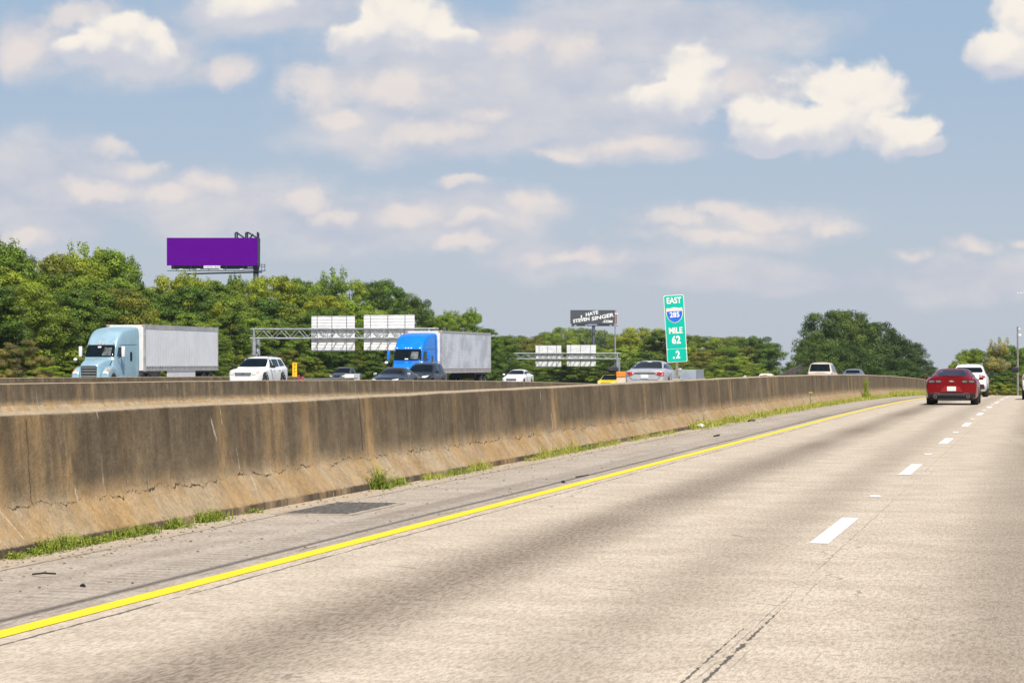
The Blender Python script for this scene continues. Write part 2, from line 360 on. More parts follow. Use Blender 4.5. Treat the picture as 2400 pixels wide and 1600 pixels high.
# ------------------------------------------------------------------ concrete barriers
def barrier_mat(name, zref, H, seed, warm=1.0, marks=False):
    tk = .86 if marks else .95
    m_ = bpy.data.materials.new(name); m_.use_nodes = True; n = NT(m_.node_tree); b = n.n['Principled BSDF']
    b.inputs['Roughness'].default_value = .9; b.inputs['Specular IOR Level'].default_value = .2
    pos = n.node('ShaderNodeNewGeometry').outputs['Position']; X, Y, Zw = n.sep(pos)[:3]
    at = n.node('ShaderNodeAttribute'); at.attribute_name = 'hh'; h = at.outputs['Fac']       # height above its foot, 0..1
    grain = n.noise(pos, 30, 5, .72); blot = n.noise(n.v('ADD', pos, (seed, 0, 0)), 1.3, 6, .62)
    stv = n.comb(seed, Y, n.m('MULTIPLY', h, .22))
    s1 = n.noise(stv, 3.6, 7, .68); s2 = n.noise(n.comb(seed + 4, Y, n.m('MULTIPLY', h, .10)), 1.4, 4, .6); s3 = n.noise(n.comb(seed + 9, Y, n.m('MULTIPLY', h, .4)), 17, 3, .6)
    base = n.mix(n.mr(blot, .3, .7), (.108, .082, .050), (.178, .136, .085))
    dark = n.m('MULTIPLY', n.mr(s1, .42, .62), n.mr(h, .30, .95, .30, 1.0))
    base = n.mix(n.m('MULTIPLY', dark, n.mr(n.noise(n.comb(seed + 13, Y, 0.0), .25, 3, .6), .4, .6, .35, .9)), base, (.075, .053, .033))
    base = n.mix(n.m('MULTIPLY', n.mr(s3, .55, .78), n.m('MULTIPLY', n.mr(h, .3, .6), .30)), base, (.07, .055, .04))
    # warm mineral streaks
    orange = n.m('MULTIPLY', n.mr(s2, .50, .66), n.mr(s1, .38, .54))
    base = n.mix(n.m('MULTIPLY', n.m('MULTIPLY', orange, n.mr(n.noise(n.comb(seed + 33, Y, h), .35, 3, .6), .42, .58, .25, 1.0)), .70 * warm), base, (.40, .265, .125))
    big = n.noise(n.v('ADD', pos, (seed, 7, 0)), .45, 5, .6); base = n.mix(n.m('MULTIPLY', n.mr(big, .5, .68), .45), base, (.10, .078, .052)); base = n.mix(n.m('MULTIPLY', n.mr(big, .46, .30), .35), base, (.30, .225, .14))
    # sandy foot
    he = n.m('ADD', h, n.m('MULTIPLY', n.m('SUBTRACT', s1, .5), .16))
    he = n.m('ADD', he, n.m('MULTIPLY', n.m('SUBTRACT', n.noise(n.comb(seed, Y, 0.0), .55, 4, .6), .5), .14))
    foot = n.mr(n.m('ADD', he, n.m('MULTIPLY', n.m('SUBTRACT', blot, .5), .18)), .26, .50, 1, 0)
    footc = n.mix(n.mr(blot, .35, .65), (.50 * tk, .330 * tk, .155 * tk), (.52 * tk, .400 * tk, .255 * tk)) if warm > .5 else n.mix(n.mr(blot, .35, .65), (.50, .35, .19), (.50, .38, .24))
    base = n.mix(n.m('MULTIPLY', foot, n.mr(n.noise(n.v('ADD', pos, (seed, 3, 0)), 2.4, 6, .65), .3, .65, .55, .95)), base, footc)
    # pale top edge: its sunlit brightness is put into the colour
    top = n.mr(n.m('ADD', h, n.m('MULTIPLY', n.m('SUBTRACT', blot, .5), .02)), .963, .985)
    base = n.mix(n.m('MULTIPLY', top, .8), base, (.42, .34, .235))
    # irregular dark strip along the ground
    base = n.mix(n.m('MULTIPLY', n.mr(n.m('ADD', h, n.m('MULTIPLY', n.m('SUBTRACT', grain, .5), .03)), .060, .074, 1, 0), n.mr(n.noise(n.comb(seed + 3, Y, 0.0), 1.1, 5, .7), .36, .56, .25, 1.0)), base, (.085, .065, .045))
    g = n.mr(n.m('ADD', n.m('MULTIPLY', grain, .6), n.m('MULTIPLY', n.noise(pos, 9, 4, .6), .4)), .34, .66, .76, 1.20); base = n.mix(1.0, base, n.comb(g, g, g), 'MULTIPLY')
    # jagged cracks along the break of slope
    wob = n.noise(n.comb(seed, Y, 0.0), 3.2, 7, .75); wob2 = n.noise(n.comb(seed + 2, Y, 0.0), .5, 3, .6)
    ch = n.m('ADD', .315, n.m('MULTIPLY', n.m('SUBTRACT', n.m('ADD', wob, n.m('MULTIPLY', wob2, .9)), .95), .24))
    gate = n.mr(n.noise(n.comb(seed + 6, Y, 0.0), 1.0, 4, .7), .42, .54)
    thick = n.m('MULTIPLY', n.mr(n.noise(pos, 9, 3, .6), .35, .75, .0, .013), gate)
    crk = n.m('LESS_THAN', n.m('ABSOLUTE', n.m('SUBTRACT', h, ch)), thick)
    ch2 = n.m('ADD', .20, n.m('MULTIPLY', n.m('SUBTRACT', wob, .5), .22)); gate2 = n.mr(n.noise(n.comb(seed + 16, Y, 0.0), 1.7, 4, .7), .56, .62, 0, .004)
    crk2 = n.m('LESS_THAN', n.m('ABSOLUTE', n.m('SUBTRACT', h, ch2)), gate2)
    base = n.mix(n.m('MULTIPLY', crk, .9), base, (.035, .026, .018)); base = n.mix(n.m('MULTIPLY', crk2, .6), base, (.16, .08, .04))
    # vertical cracks and pale seams at irregular distances
    vo = n.node('ShaderNodeTexVoronoi', voronoi_dimensions='1D', feature='DISTANCE_TO_EDGE')
    n.l.new(n.m('ADD', n.m('MULTIPLY', Y, .31), n.m('MULTIPLY', n.m('SUBTRACT', n.noise(n.comb(seed, n.m('MULTIPLY', Y, .2), h), 5.0, 4, .7), .5), .10)), vo.inputs['W']); vo.inputs['Scale'].default_value = 1.0
    vc = n.m('LESS_THAN', vo.outputs['Distance'], n.m('MULTIPLY', n.mr(n.noise(n.comb(seed + 1, Y, h), 1.8, 3), .5, .65), .0055))
    base = n.mix(n.m('MULTIPLY', vc, .45), base, (.06, .05, .035))
    sm = n.m('ABSOLUTE', n.m('SUBTRACT', n.m('FRACT', n.m('ADD', n.m('MULTIPLY', n.m('ADD', Y, n.m('MULTIPLY', n.m('SUBTRACT', n.noise(pos, 1.4, 3), .5), .12)), 1 / 6.1), .37)), .5))
    sg = n.mr(n.noise(n.comb(seed + 21, n.m('MULTIPLY', Y, .25), n.m('MULTIPLY', h, 1.5)), 1.7, 3), .5, .62)
    base = n.mix(n.m('MULTIPLY', n.m('MULTIPLY', n.m('LESS_THAN', sm, .0023), sg), .65), base, (.60, .55, .48))
    # pale scuffs from wheels
    scv = n.comb(seed, n.m('MULTIPLY', Y, .8), n.m('ADD', n.m('MULTIPLY', h, 9.0), n.m('MULTIPLY', Y, .55)))
    scf = n.m('MULTIPLY', n.mr(n.noise(scv, 1.5, 6, .7), .66, .74, 0, .45), n.mr(h, .45, .7, 1, 0))
    base = n.mix(scf, base, (.58, .50, .40))
    if marks:
        jig = n.m('MULTIPLY', n.m('SUBTRACT', n.noise(pos, 3.5, 5, .7), .5), .10)
        def vmark(y_, h0, h1, wd_, tilt=0.0):
            d_ = n.m('ABSOLUTE', n.m('SUBTRACT', n.m('ADD', n.m('ADD', Y, jig), n.m('MULTIPLY', n.m('SUBTRACT', h, h0), tilt)), y_))
            return n.m('MULTIPLY', n.mr(d_, wd_ * .15, wd_ * 1.1, 1, 0), n.m('MULTIPLY', n.mr(h, h0 - .02, h0 + .03), n.mr(h, h1 - .03, h1 + .02, 1, 0)))
        for y_, wd_, k_ in ((16.9, .30, .8), (18.35, .22, .9), (19.9, .12, .5), (22.15, .20, .8), (24.9, .22, .8), (27.35, .28, .9), (38.5, .35, .7), (44.0, .3, .5), (52.0, .5, .5)):
            m1 = n.m('MULTIPLY', vmark(y_, .12, 1.0, wd_ * 1.25), n.mr(n.m('ADD', n.m('MULTIPLY', s1, .5), n.m('MULTIPLY', n.noise(n.comb(3.3, Y, n.m('MULTIPLY', h, .5)), 8, 6, .7), .5)), .42, .56)); base = n.mix(n.m('MULTIPLY', m1, n.m('MULTIPLY', n.mr(h, .25, .95, 1.0, .45), k_)), base, (.42, .275, .125))
        for y_, h0, h1, wd_, tl in ((27.05, .40, 1.0, .030, 0), (17.6, .3, .95, .012, 0), (30.9, .45, .9, .012, 0)): base = n.mix(n.m('MULTIPLY', vmark(y_, h0, h1, wd_, tl), .8), base, (.04, .03, .022))
        for y_, h0, h1, wd_, tl in ((22.20, .80, .97, .022, .2), (22.0, .66, .86, .05, .5), (22.65, .30, .58, .016, .3), (22.82, .15, .34, .02, -.6), (17.1, .10, .42, .035, .5), (18.5, .30, .42, .03, .0), (38.2, .36, .60, .04, .2), (38.6, .18, .38, .05, -.9), (51.0, .2, .35, .06, -1.), (80.5, .1, .95, .07, -.3)):
            base = n.mix(n.m('MULTIPLY', vmark(y_, h0, h1, wd_ * .62, tl), n.mr(grain, .35, .6, .2, .75)), base, (.60, .54, .44))
    n.l.new(base, b.inputs['Base Color'])
    bn = n.node('ShaderNodeBump'); bn.inputs['Strength'].default_value = .6; bn.inputs['Distance'].default_value = .015
    n.l.new(n.m('SUBTRACT', n.m('ADD', grain, n.m('MULTIPLY', blot, 1.5)), n.m('MULTIPLY', n.m('ADD', crk, vc), 1.2)), bn.inputs['Height']); n.l.new(bn.outputs[0], b.inputs['Normal'])
    return m_
def barrier(name, label, xc, ys, H, mat):
    k = H / 1.10
    half = [(.345, -.10), (.345, .055), (.32, .10), (.165, .325 * k), (.14, .40 * k), (.095, 1.03 * k), (.085, 1.075 * k), (.05, 1.10 * k)]
    pts = [(x, z) for x, z in half] + [(-x, z) for x, z in half[::-1]]
    vv, hh, ff = [], [], []
    rnd = random.Random(xc)
    for j, y in enumerate(ys):
        jx = rnd.uniform(-.006, .006); jz = rnd.uniform(-.006, .006)
        for (x, z) in pts:
            vv.append((xc + x + (jx if z > .2 else 0), y, gz(xc + .3, y) + z + (jz if z > .5 else 0))); hh.append(max(0, z / H))
    n_ = len(pts)
    for j in range(len(ys) - 1):
        for i in range(n_ - 1): ff.append((j * n_ + i, (j + 1) * n_ + i, (j + 1) * n_ + i + 1, j * n_ + i + 1))
    ff.append(tuple(range(n_))); ff.append(tuple(range((len(ys) - 1) * n_, len(ys) * n_))[::-1])
    me = bpy.data.meshes.new(name); me.from_pydata(vv, [], ff)
    a = me.attributes.new('hh', 'FLOAT', 'POINT'); a.data.foreach_set('value', hh)
    sm_ = [True] * (len(ff) - 2) + [False] * 2; me.polygons.foreach_set('use_smooth', sm_)
    bm = bmesh.new(); bm.from_mesh(me); bmesh.ops.recalc_face_normals(bm, faces=bm.faces); bm.to_mesh(me); bm.free()
    o = new(name, me, None, [mat])
    md = o.modifiers.new('bev', 'EDGE_SPLIT'); md.split_angle = R(38)
    return tag(o, label, 'barrier')
bys = list(np.arange(-8, 60, 1.5)) + list(np.arange(60, 200, 4.0)) + list(np.arange(204, 330, 10.0))
barrier('concrete_barrier', 'tall stained concrete barrier along the near shoulder, nearest of the three', -8.09, bys, 1.10, barrier_mat('stained_concrete_near', 0, 1.1, 2.0, marks=True))
barrier('concrete_barrier', 'long low concrete barrier behind the near one, running past the white SUV', -33.35, list(np.arange(20, 186, 4.0)) + [186.5], 1.07, barrier_mat('stained_concrete_middle', 0, .81, 31.0, .8))
barrier('concrete_barrier', 'farthest concrete barrier, in front of the light blue truck and ending at the yellow marker', -50.0, list(np.arange(40, 153, 4.0)) + [154.0], .81, barrier_mat('stained_concrete_far', 0, .81, 57.0, .3))

# ================================================================== VEGETATION
def leaf_mat(name, pine=False):
    m_ = bpy.data.materials.new(name); m_.use_nodes = True; n = NT(m_.node_tree); b = n.n['Principled BSDF']
    oi = n.node('ShaderNodeObjectInfo'); at = n.node('ShaderNodeAttribute'); at.attribute_name = 'tone'
    tn = at.outputs['Fac']
    c = n.mix(tn, n.mix(1.0, oi.outputs['Color'], (.42, .48, .5), 'MULTIPLY'), n.mix(1.0, oi.outputs['Color'], (2.1, 1.85, 1.1), 'MULTIPLY'))  # dark end paints shaded gaps, yellowish end paints sunlit tops
    n.l.new(c, b.inputs['Base Color']); b.inputs['Roughness'].default_value = .55; b.inputs['Specular IOR Level'].default_value = .25
    tr = n.node('ShaderNodeBsdfTranslucent'); n.l.new(n.mix(1.0, c, (1.5, 1.5, .6), 'MULTIPLY'), tr.inputs[0])
    mx = n.node('ShaderNodeMixShader'); mx.inputs[0].default_value = .22 if not pine else .12
    n.l.new(b.outputs[0], mx.inputs[1]); n.l.new(tr.outputs[0], mx.inputs[2]); n.l.new(mx.outputs[0], n.n['Material Output'].inputs[0])
    return m_
M['leaf'] = leaf_mat('leaf_foliage'); M['needle'] = leaf_mat('needle_foliage', True)
M['bark'] = pbsdf('bark', (.085, .065, .05), .95, var=.4, vscale=6)
def quads_mesh(name, cen, nrm, size, tone, mat, aspect=1.0, rng=None):
    N = len(cen); t = rng.normal(size=(N, 3)); t -= (t * nrm).sum(1, keepdims=True) * nrm; t /= np.linalg.norm(t, axis=1, keepdims=True) + 1e-9
    bt = np.cross(nrm, t); s = size[:, None]
    v0 = cen - t * s * aspect - bt * s * .15; v1 = cen - bt * s * .8; v2 = cen + t * s * aspect + bt * s * .15; v3 = cen + bt * s * .8
    V = np.stack([v0, v1, v2, v3], 1).reshape(-1, 3)
    me = bpy.data.meshes.new(name); me.vertices.add(N * 4); me.vertices.foreach_set('co', V.ravel().astype(np.float32))
    me.loops.add(N * 4); me.loops.foreach_set('vertex_index', np.arange(N * 4, dtype=np.int32))
    me.polygons.add(N); me.polygons.foreach_set('loop_start', np.arange(0, N * 4, 4, dtype=np.int32))
    me.update(calc_edges=True)
    a = me.attributes.new('tone', 'FLOAT', 'POINT'); a.data.foreach_set('value', np.repeat(tone, 4).astype(np.float32))
    me.materials.append(mat); return me
def crown_mesh(kind, seed, nleaf=36000):
    """unit crown: height 1 (z 0..1), radius about 0.36; scaled per tree"""
    g = np.random.default_rng(seed)
    ncl = {'layer': 120, 'round': 100, 'pine': 150, 'loose': 75, 'shrub': 55}[kind]
    if kind == 'pine': nleaf = 44000
    cl = []
    for i in range(ncl):
        z = g.uniform(.04, .98) if kind != 'round' else g.uniform(.10, .97)
        if kind == 'layer': r = .34 * (1 - z ** 2.2) ** .7 + .03
        elif kind == 'pine': r = .36 * math.sqrt(max(0.02, 1 - ((z - .42) / .60) ** 2))
        elif kind == 'loose': r = .30 * math.sqrt(max(0.02, 1 - ((z - .5) / .55) ** 2)) * g.uniform(.6, 1.15)
        elif kind == 'shrub': r = .55 * math.sqrt(max(0.02, 1 - z ** 2))
        else: r = .37 * math.sqrt(max(0.02, 1 - ((z - .5) / .52) ** 2))
        rr = r * math.sqrt(g.uniform(.25, 1.0)); a = g.uniform(0, 2 * math.pi)
        sz = g.uniform(.055, .11) * (1.15 - .4 * z)
        fl = {'layer': .34, 'round': .7, 'pine': .55, 'loose': .75, 'shrub': .7}[kind]
        cl.append((rr * math.cos(a), rr * math.sin(a), z - (.04 if kind == 'layer' else 0), sz * 1.25, sz * fl, a, g.uniform(0, 1)))
    if kind == 'loose':
        for i in range(16):
            a = g.uniform(0, 2 * math.pi); rr = g.uniform(0, .22); cl.append((rr * math.cos(a), rr * math.sin(a), g.uniform(.85, 1.05), .035, .06, a, .8))
    cl = np.array(cl); wts = cl[:, 3] ** 2 * (.5 + cl[:, 4]); idx = g.choice(len(cl), nleaf, p=wts / wts.sum()); c = cl[idx]
    d = g.normal(size=(nleaf, 3)); d /= np.linalg.norm(d, axis=1, keepdims=True)
    rad = g.uniform(.35, 1.0, nleaf) ** .45
    p = c[:, :3] + d * rad[:, None] * np.stack([c[:, 3], c[:, 3], c[:, 4]], 1)
    if kind in ('layer',):                      # sprays droop outwards
        out_ = np.hypot(p[:, 0], p[:, 1]); p[:, 2] -= out_ * .16
    p += g.normal(size=p.shape) * .008
    nr = d * np.array([1.1, 1.1, 1.3]) + np.array([0, 0, .35]) + g.normal(size=d.shape) * .30
    nr /= np.linalg.norm(nr, axis=1, keepdims=True)
    size = g.uniform(.005, .0105, nleaf) * (1.0 if kind != 'pine' else .85)
    tone = np.clip(c[:, 6] * .60 + g.uniform(0, .25, nleaf) + np.clip((rad - .80) * .9, -.2, .15), 0, 1)  # random per clump; inner leaves darker, clump shade put into the tone
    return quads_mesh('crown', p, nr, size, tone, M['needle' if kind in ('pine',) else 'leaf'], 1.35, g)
def trunk_mesh(seed):
    g = random.Random(seed); bm = bmesh.new()
    pr = (0, 0, -.12); n_ = 6
    P_ = [Vector((g.uniform(-.01, .01) * i, g.uniform(-.01, .01) * i, -.15 + i * 1.0 / n_)) for i in range(n_ + 1)]
    for i in range(n_): bar(bm, P_[i], P_[i + 1], .020 * (1 - i / n_ * .8), 6, .020 * (1 - (i + 1) / n_ * .8))
    for k in range(16):
        i = g.randint(1, n_ - 1); a = g.uniform(0, 6.28); L = g.uniform(.12, .26) * (1.1 - i / n_ * .6)
        bar(bm, P_[i], P_[i] + Vector((math.cos(a) * L, math.sin(a) * L, L * g.uniform(.15, .7))), .007, 4, .002)
    me = bpy.data.meshes.new('trunk'); bm.to_mesh(me); bm.free(); me.materials.append(M['bark']); return me
CR = {k: [crown_mesh(k, 10 * i + j) for j in range(nv)] for i, (k, nv) in enumerate((('layer', 4), ('round', 4), ('pine', 3), ('loose', 2), ('shrub', 2)))}
TR = [trunk_mesh(i) for i in range(3)]
trng = random.Random(11)
def tree(kind, x, y, ztop, width, color, label, group=None, zb=None, name='tree', cat='tree'):
    z0 = gz(max(min(x, 15), -74), y) - .2 if zb is None else zb
    H = ztop - z0
    t = thing(name, label, cat, (x, y, z0), 0, group)
    lift = {'layer': .03, 'round': .06, 'pine': .05, 'loose': .08, 'shrub': -.02}[kind]
    cr = bpy.data.objects.new('crown', trng.choice(CR[kind])); C.objects.link(cr); cr.parent = t
    cr.scale = (width / .72, width / .72, H * (1 - lift) / (1.03 if kind != 'loose' else 1.08)); cr.location = (0, 0, H * lift); cr.rotation_euler = (0, 0, trng.uniform(0, 6.28))
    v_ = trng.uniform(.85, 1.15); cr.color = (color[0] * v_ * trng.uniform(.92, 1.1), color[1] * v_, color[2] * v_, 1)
    tk = bpy.data.objects.new('trunk', trng.choice(TR)); C.objects.link(tk); tk.parent = t; tk.scale = (H, H, H); tk.location = (0, 0, 0)
    return t
DG = (.070, .125, .020); MG = (.115, .180, .026); YG = (.185, .235, .022); LG = (.150, .220, .028); PG = (.040, .074, .020); OG = (.135, .160, .030)
def top_at(u, v, D): return W(u, v, D).z
SKY = [(-60, 560), (0, 548), (20, 560), (60, 580), (150, 585), (200, 572), (285, 594), (312, 640), (345, 668), (372, 668), (385, 640), (440, 630), (500, 640), (560, 638), (640, 634), (700, 655), (760, 630), (810, 646), (880, 648), (930, 668), (975, 700), (1003, 745)]
def sk(u): return float(np.interp(u, [a for a, _ in SKY], [b for _, b in SKY]))
def lm(u):
    for lim, ph in ((60, 'at the left edge of the photograph'), (140, 'left of the light blue truck'), (210, 'over the light blue truck mirror'), (285, 'over the light blue truck cab'), (340, 'just behind the light blue cab'),
                    (400, 'over the white trailer'), (470, 'under the purple billboard'), (540, 'over the white SUV hood'), (600, 'by the purple billboard column'), (665, 'right above the white SUV'),
                    (720, 'just left of the left blank sign'), (775, 'behind the left blank sign'), (830, 'between the two blank signs'), (895, 'behind the right blank sign'), (955, 'over the bright blue cab'), (1010, 'over the ribbed trailer')):
        if u < lim: return ph
    return 'right of the ribbed trailer'
# back row follows the skyline
back = [(-40, 'layer', DG), (8, 'loose', MG), (52, 'layer', MG), (100, 'round', OG), (150, 'round', YG), (196, 'loose', LG), (236, 'round', LG), (278, 'loose', MG), (318, 'layer', MG), (352, 'layer', DG),
        (395, 'round', YG), (440, 'loose', YG), (490, 'layer', MG), (530, 'layer', MG), (575, 'round', YG), (625, 'round', YG), (665, 'round', LG), (712, 'round', MG), (760, 'loose', MG),
        (805, 'round', LG), (850, 'round', DG), (892, 'round', DG), (932, 'pine', DG), (966, 'round', DG), (992, 'layer', MG)]
adj = {'layer': 'layered', 'round': 'round-topped', 'loose': 'open ragged', 'pine': 'tufted'}
coln = {DG: 'dark green', MG: 'mid green', YG: 'yellow-green', LG: 'light green', OG: 'olive', PG: 'very dark green'}
for i, (u, k, c) in enumerate(back):
    D = Dx(u, -96); p = W(u, 0, D)
    tree(k, p.x, p.y, top_at(u, sk(u) - 8 + trng.uniform(-6, 4), D), trng.uniform(6.2, 8.0) if u < 940 else 5.5, c, '%s %s tree on the skyline %s' % (adj[k], coln[c], lm(u)), 'trees along the top of the left woods')
# pine with open branches under the purple billboard
D = Dx(545, -110); p = W(545, 0, D)
tree('loose', p.x, p.y, top_at(545, 626, D), 5.0, DG, 'thin open pine whose dark branches stand just under the purple billboard')
# middle and front rows
for row, (xr, dv, st, wd_) in enumerate(((-88, 34, 54, 7.0), (-82.5, 78, 48, 6.0))):
    u = -60 + row * 20
    while u < 1010:
        D = Dx(u, xr + trng.uniform(-1.5, 1.5)); p = W(u, 0, D); v = sk(u) + dv + trng.uniform(-16, 20)
        v = min(v, 800)
        c = trng.choice([DG, DG, DG, MG, MG, MG, OG] if row else [DG, MG, MG, LG, YG])
        k = trng.choice(['layer', 'layer', 'round'])
        if u > 940: v = max(v, 735)
        tree(k, p.x, p.y, top_at(u, v, D), wd_ * trng.uniform(.9, 1.15), c, '%s %s %s-row tree %s' % (adj[k], coln[c], 'front' if row else 'middle', lm(u)), 'trees inside the left woods')
        u += st * trng.uniform(.8, 1.2) * (190 / D) ** .4
u = -40
while u < 1150:                                  # undergrowth at the edge of the woods
    D = Dx(u, -78 - trng.uniform(0, 1.5)); p = W(u, 0, D)
    tree('shrub', p.x, p.y, top_at(u, trng.uniform(800, 838), D), trng.uniform(2.6, 4.0), trng.choice([DG, MG, LG, OG]), 'low bush at the woods foot %s' % lm(u), 'bushes along the edge of the left woods', name='bush', cat='bush')
    u += trng.uniform(36, 58)
tree('shrub', *W(42, 0, 172).xy, top_at(42, 778, 172), 3.4, (.16, .15, .06), 'brownish dry bush at the far left edge, left of the light blue truck', name='bush', cat='bush')
# feathery trees right of the blue truck
for u, v, D, k, c, wd_, lb in ((1022, 712, 300, 'loose', MG, 4.6, 'feathery tree with upright tips just right of the nearer gantry'),
                           (1050, 716, 305, 'loose', MG, 5.0, 'bushy tree with pointed tips above the bright blue truck trailer'),
                           (1080, 706, 310, 'loose', MG, 4.4, 'tall feathery tree above the rear of the bright blue truck trailer'),
                           (1118, 742, 318, 'layer', DG, 5.5, 'dark tree just right of the bright blue truck trailer'),
                           (1150, 770, 330, 'round', DG, 5.0, 'low dark tree between the blue truck and the second gantry')):
    p = W(u, 0, D); tree(k, p.x, p.y, top_at(u, v, D), wd_, c, lb)
# middle distance
mid_ = [(1150, 768, MG), (1185, 766, MG), (1222, 768, OG), (1262, 758, MG), (1292, 748, LG), (1322, 750, MG), (1350, 752, MG), (1382, 755, MG), (1408, 764, OG), (1440, 762, YG), (1462, 748, YG), (1498, 750, YG), (1528, 756, DG), (1560, 764, DG), (1592, 768, MG),
        (1624, 770, MG), (1655, 772, OG), (1688, 768, MG), (1715, 774, DG), (1745, 768, DG), (1762, 784, DG)]
for u, v, c in mid_:
    D = 455 + trng.uniform(-25, 25) if not 1310 < u < 1420 else 840; p = W(u, 0, D); k = trng.choice(['round', 'pine'])
    lbm = 'left of the second gantry' if u < 1230 else 'behind the second gantry' if u < 1420 else 'left of the green sign' if u < 1530 else 'right of the green sign'
    tree(k, p.x, p.y, top_at(u, v, D), trng.uniform(7, 9) * (1.6 if D > 800 else 1), c, '%s %s distant tree on the skyline %s' % (adj[k], coln[c], lbm), 'distant trees across the motorway')
for row, (D0, va, vb, st) in enumerate(((432, 785, 806, 40), (400, 812, 838, 36))):
    u = 1110
    while u < (1755 if row == 0 else 1735):
        D = D0 + trng.uniform(-12, 12); p = W(u, 0, D); c = trng.choice([MG, MG, DG, DG, LG, OG]); k = trng.choice(['round', 'round', 'pine', 'layer'])
        lbm = 'around the second gantry' if u < 1420 else 'above the yellow and silver cars' if u < 1560 else 'right of the green sign'
        tree(k, p.x, p.y, top_at(u, trng.uniform(va, vb), D), trng.uniform(5.5, 7.5), c, '%s %s %s-row distant tree %s' % (adj[k], coln[c], ('middle', 'front')[row], lbm), 'trees inside the distant woods')
        u += st * trng.uniform(.8, 1.2)
# big pine clump
for i_, (u, v, D, wd_, lb) in enumerate(((1838, 812, 296, 3.4, 'small pine at the left edge of the big dark clump'), (1864, 756, 312, 4.6, 'left flank pine of the big dark clump behind the tan SUV'), (1890, 722, 318, 6.5, 'tall rounded pine near the top left of the big dark clump'),
                         (1925, 708, 322, 6.0, 'highest pine of the big dark clump'), (1960, 716, 328, 6.5, 'tall pine just right of the highest one in the dark clump'), (1992, 738, 332, 6.5, 'pine with a notch on its left in the middle of the dark clump'),
                         (2024, 744, 336, 6.0, 'broad pine right of the middle of the dark clump'), (2056, 764, 340, 6.0, 'sloping pine on the right shoulder of the dark clump'), (2088, 792, 345, 5.5, 'lower pine on the right slope of the dark clump'), (2115, 822, 350, 4.6, 'last low pine at the right tip of the dark clump'),
                         (1884, 792, 262, 4.2, 'front pine behind the tan SUV at the foot of the dark clump'), (1925, 782, 292, 6.0, 'front pine above the small grey car in the dark clump'), (1975, 800, 296, 6.0, 'front pine at the centre of the dark clump'), (2025, 812, 300, 6.0, 'front pine above the tall weed on the near barrier'), (2072, 830, 306, 5.2, 'front pine at the right foot of the dark clump'))):
    p = W(u, 0, D); tree('pine', p.x, p.y, top_at(u, v - 8 + (6 if i_ % 2 else -2), D), wd_ * 1.18, (.062, .105, .024) if u < 1965 else PG, lb, zb=-6.0, name='pine_tree')
# trees right of the red coupe
for u, v, D, wd_, k, c, lb in ((2205, 824, 300, 4.2, 'round', LG, 'low green tree left of the white SUV roof beyond the crest'), (2232, 798, 308, 5.2, 'round', LG, 'rounded bright tree above the white SUV beyond the red coupe'), (2262, 800, 312, 5.0, 'round', MG, 'mid green tree beside the pale one beyond the crest'),
                           (2292, 776, 305, 4.6, 'loose', (.20, .20, .09), 'tall pale-leaved tree just left of the grey utility pole'), (2322, 790, 312, 5.2, 'round', MG, 'tree directly behind the grey utility pole'), (2352, 796, 316, 5.0, 'round', MG, 'tree at the right edge of the photograph, right of the utility pole'), (2385, 786, 320, 5.6, 'round', DG, 'tree just beyond the right edge behind the utility pole'), (2275, 845, 285, 5.0, 'layer', DG, 'dark low tree behind the mirror of the white SUV'), (2320, 840, 285, 5.4, 'layer', DG, 'dark low tree at the foot of the utility pole')):
    p = W(u, 0, D); tree(k, p.x, p.y, top_at(u, v, D), wd_, c, lb, zb=-5.5)
for u, v, D in ((2212, 893, 262), (2240, 890, 258), (2268, 884, 264), (2296, 880, 262), (2325, 880, 266), (2350, 884, 262)):
    p = W(u, 0, D); tree('shrub', p.x, p.y, top_at(u, v, D), 2.3, (.17, .21, .03), 'bright roadside bush below the trees beyond the crest of the road', 'bright bushes beyond the crest', zb=-3.4, name='bush', cat='bush')
for u, v, D, c in ((1700, 846, 330, LG), (1668, 850, 325, MG), (1730, 850, 330, MG), (1640, 846, 330, LG), (1600, 840, 335, MG), (1757, 862, 300, DG)):
    p = W(u, 0, D); tree('shrub', p.x, p.y, top_at(u, v, D), 4.2, c, 'low roadside bush right of the green mile sign', 'low bushes right of the green mile sign', zb=-4.5, name='bush', cat='bush')

# ------------------------------------------------------------------ weeds along the barrier
def weed_mat(name, ca, cb):
    m_ = bpy.data.materials.new(name); m_.use_nodes = True; n = NT(m_.node_tree); b = n.n['Principled BSDF']
    at = n.node('ShaderNodeAttribute'); at.attribute_name = 'tone'
    c = n.mix(at.outputs['Fac'], ca, cb); n.l.new(c, b.inputs['Base Color']); b.inputs['Roughness'].default_value = .6
    tr = n.node('ShaderNodeBsdfTranslucent'); n.l.new(c, tr.inputs[0]); mx = n.node('ShaderNodeMixShader'); mx.inputs[0].default_value = .3
    n.l.new(b.outputs[0], mx.inputs[1]); n.l.new(tr.outputs[0], mx.inputs[2]); n.l.new(mx.outputs[0], n.n['Material Output'].inputs[0]); return m_
M['weed'] = weed_mat('weed_blades', (.10, .18, .02), (.40, .44, .06)); M['weedy'] = weed_mat('yellowing_weed_blades', (.20, .27, .03), (.58, .56, .12))
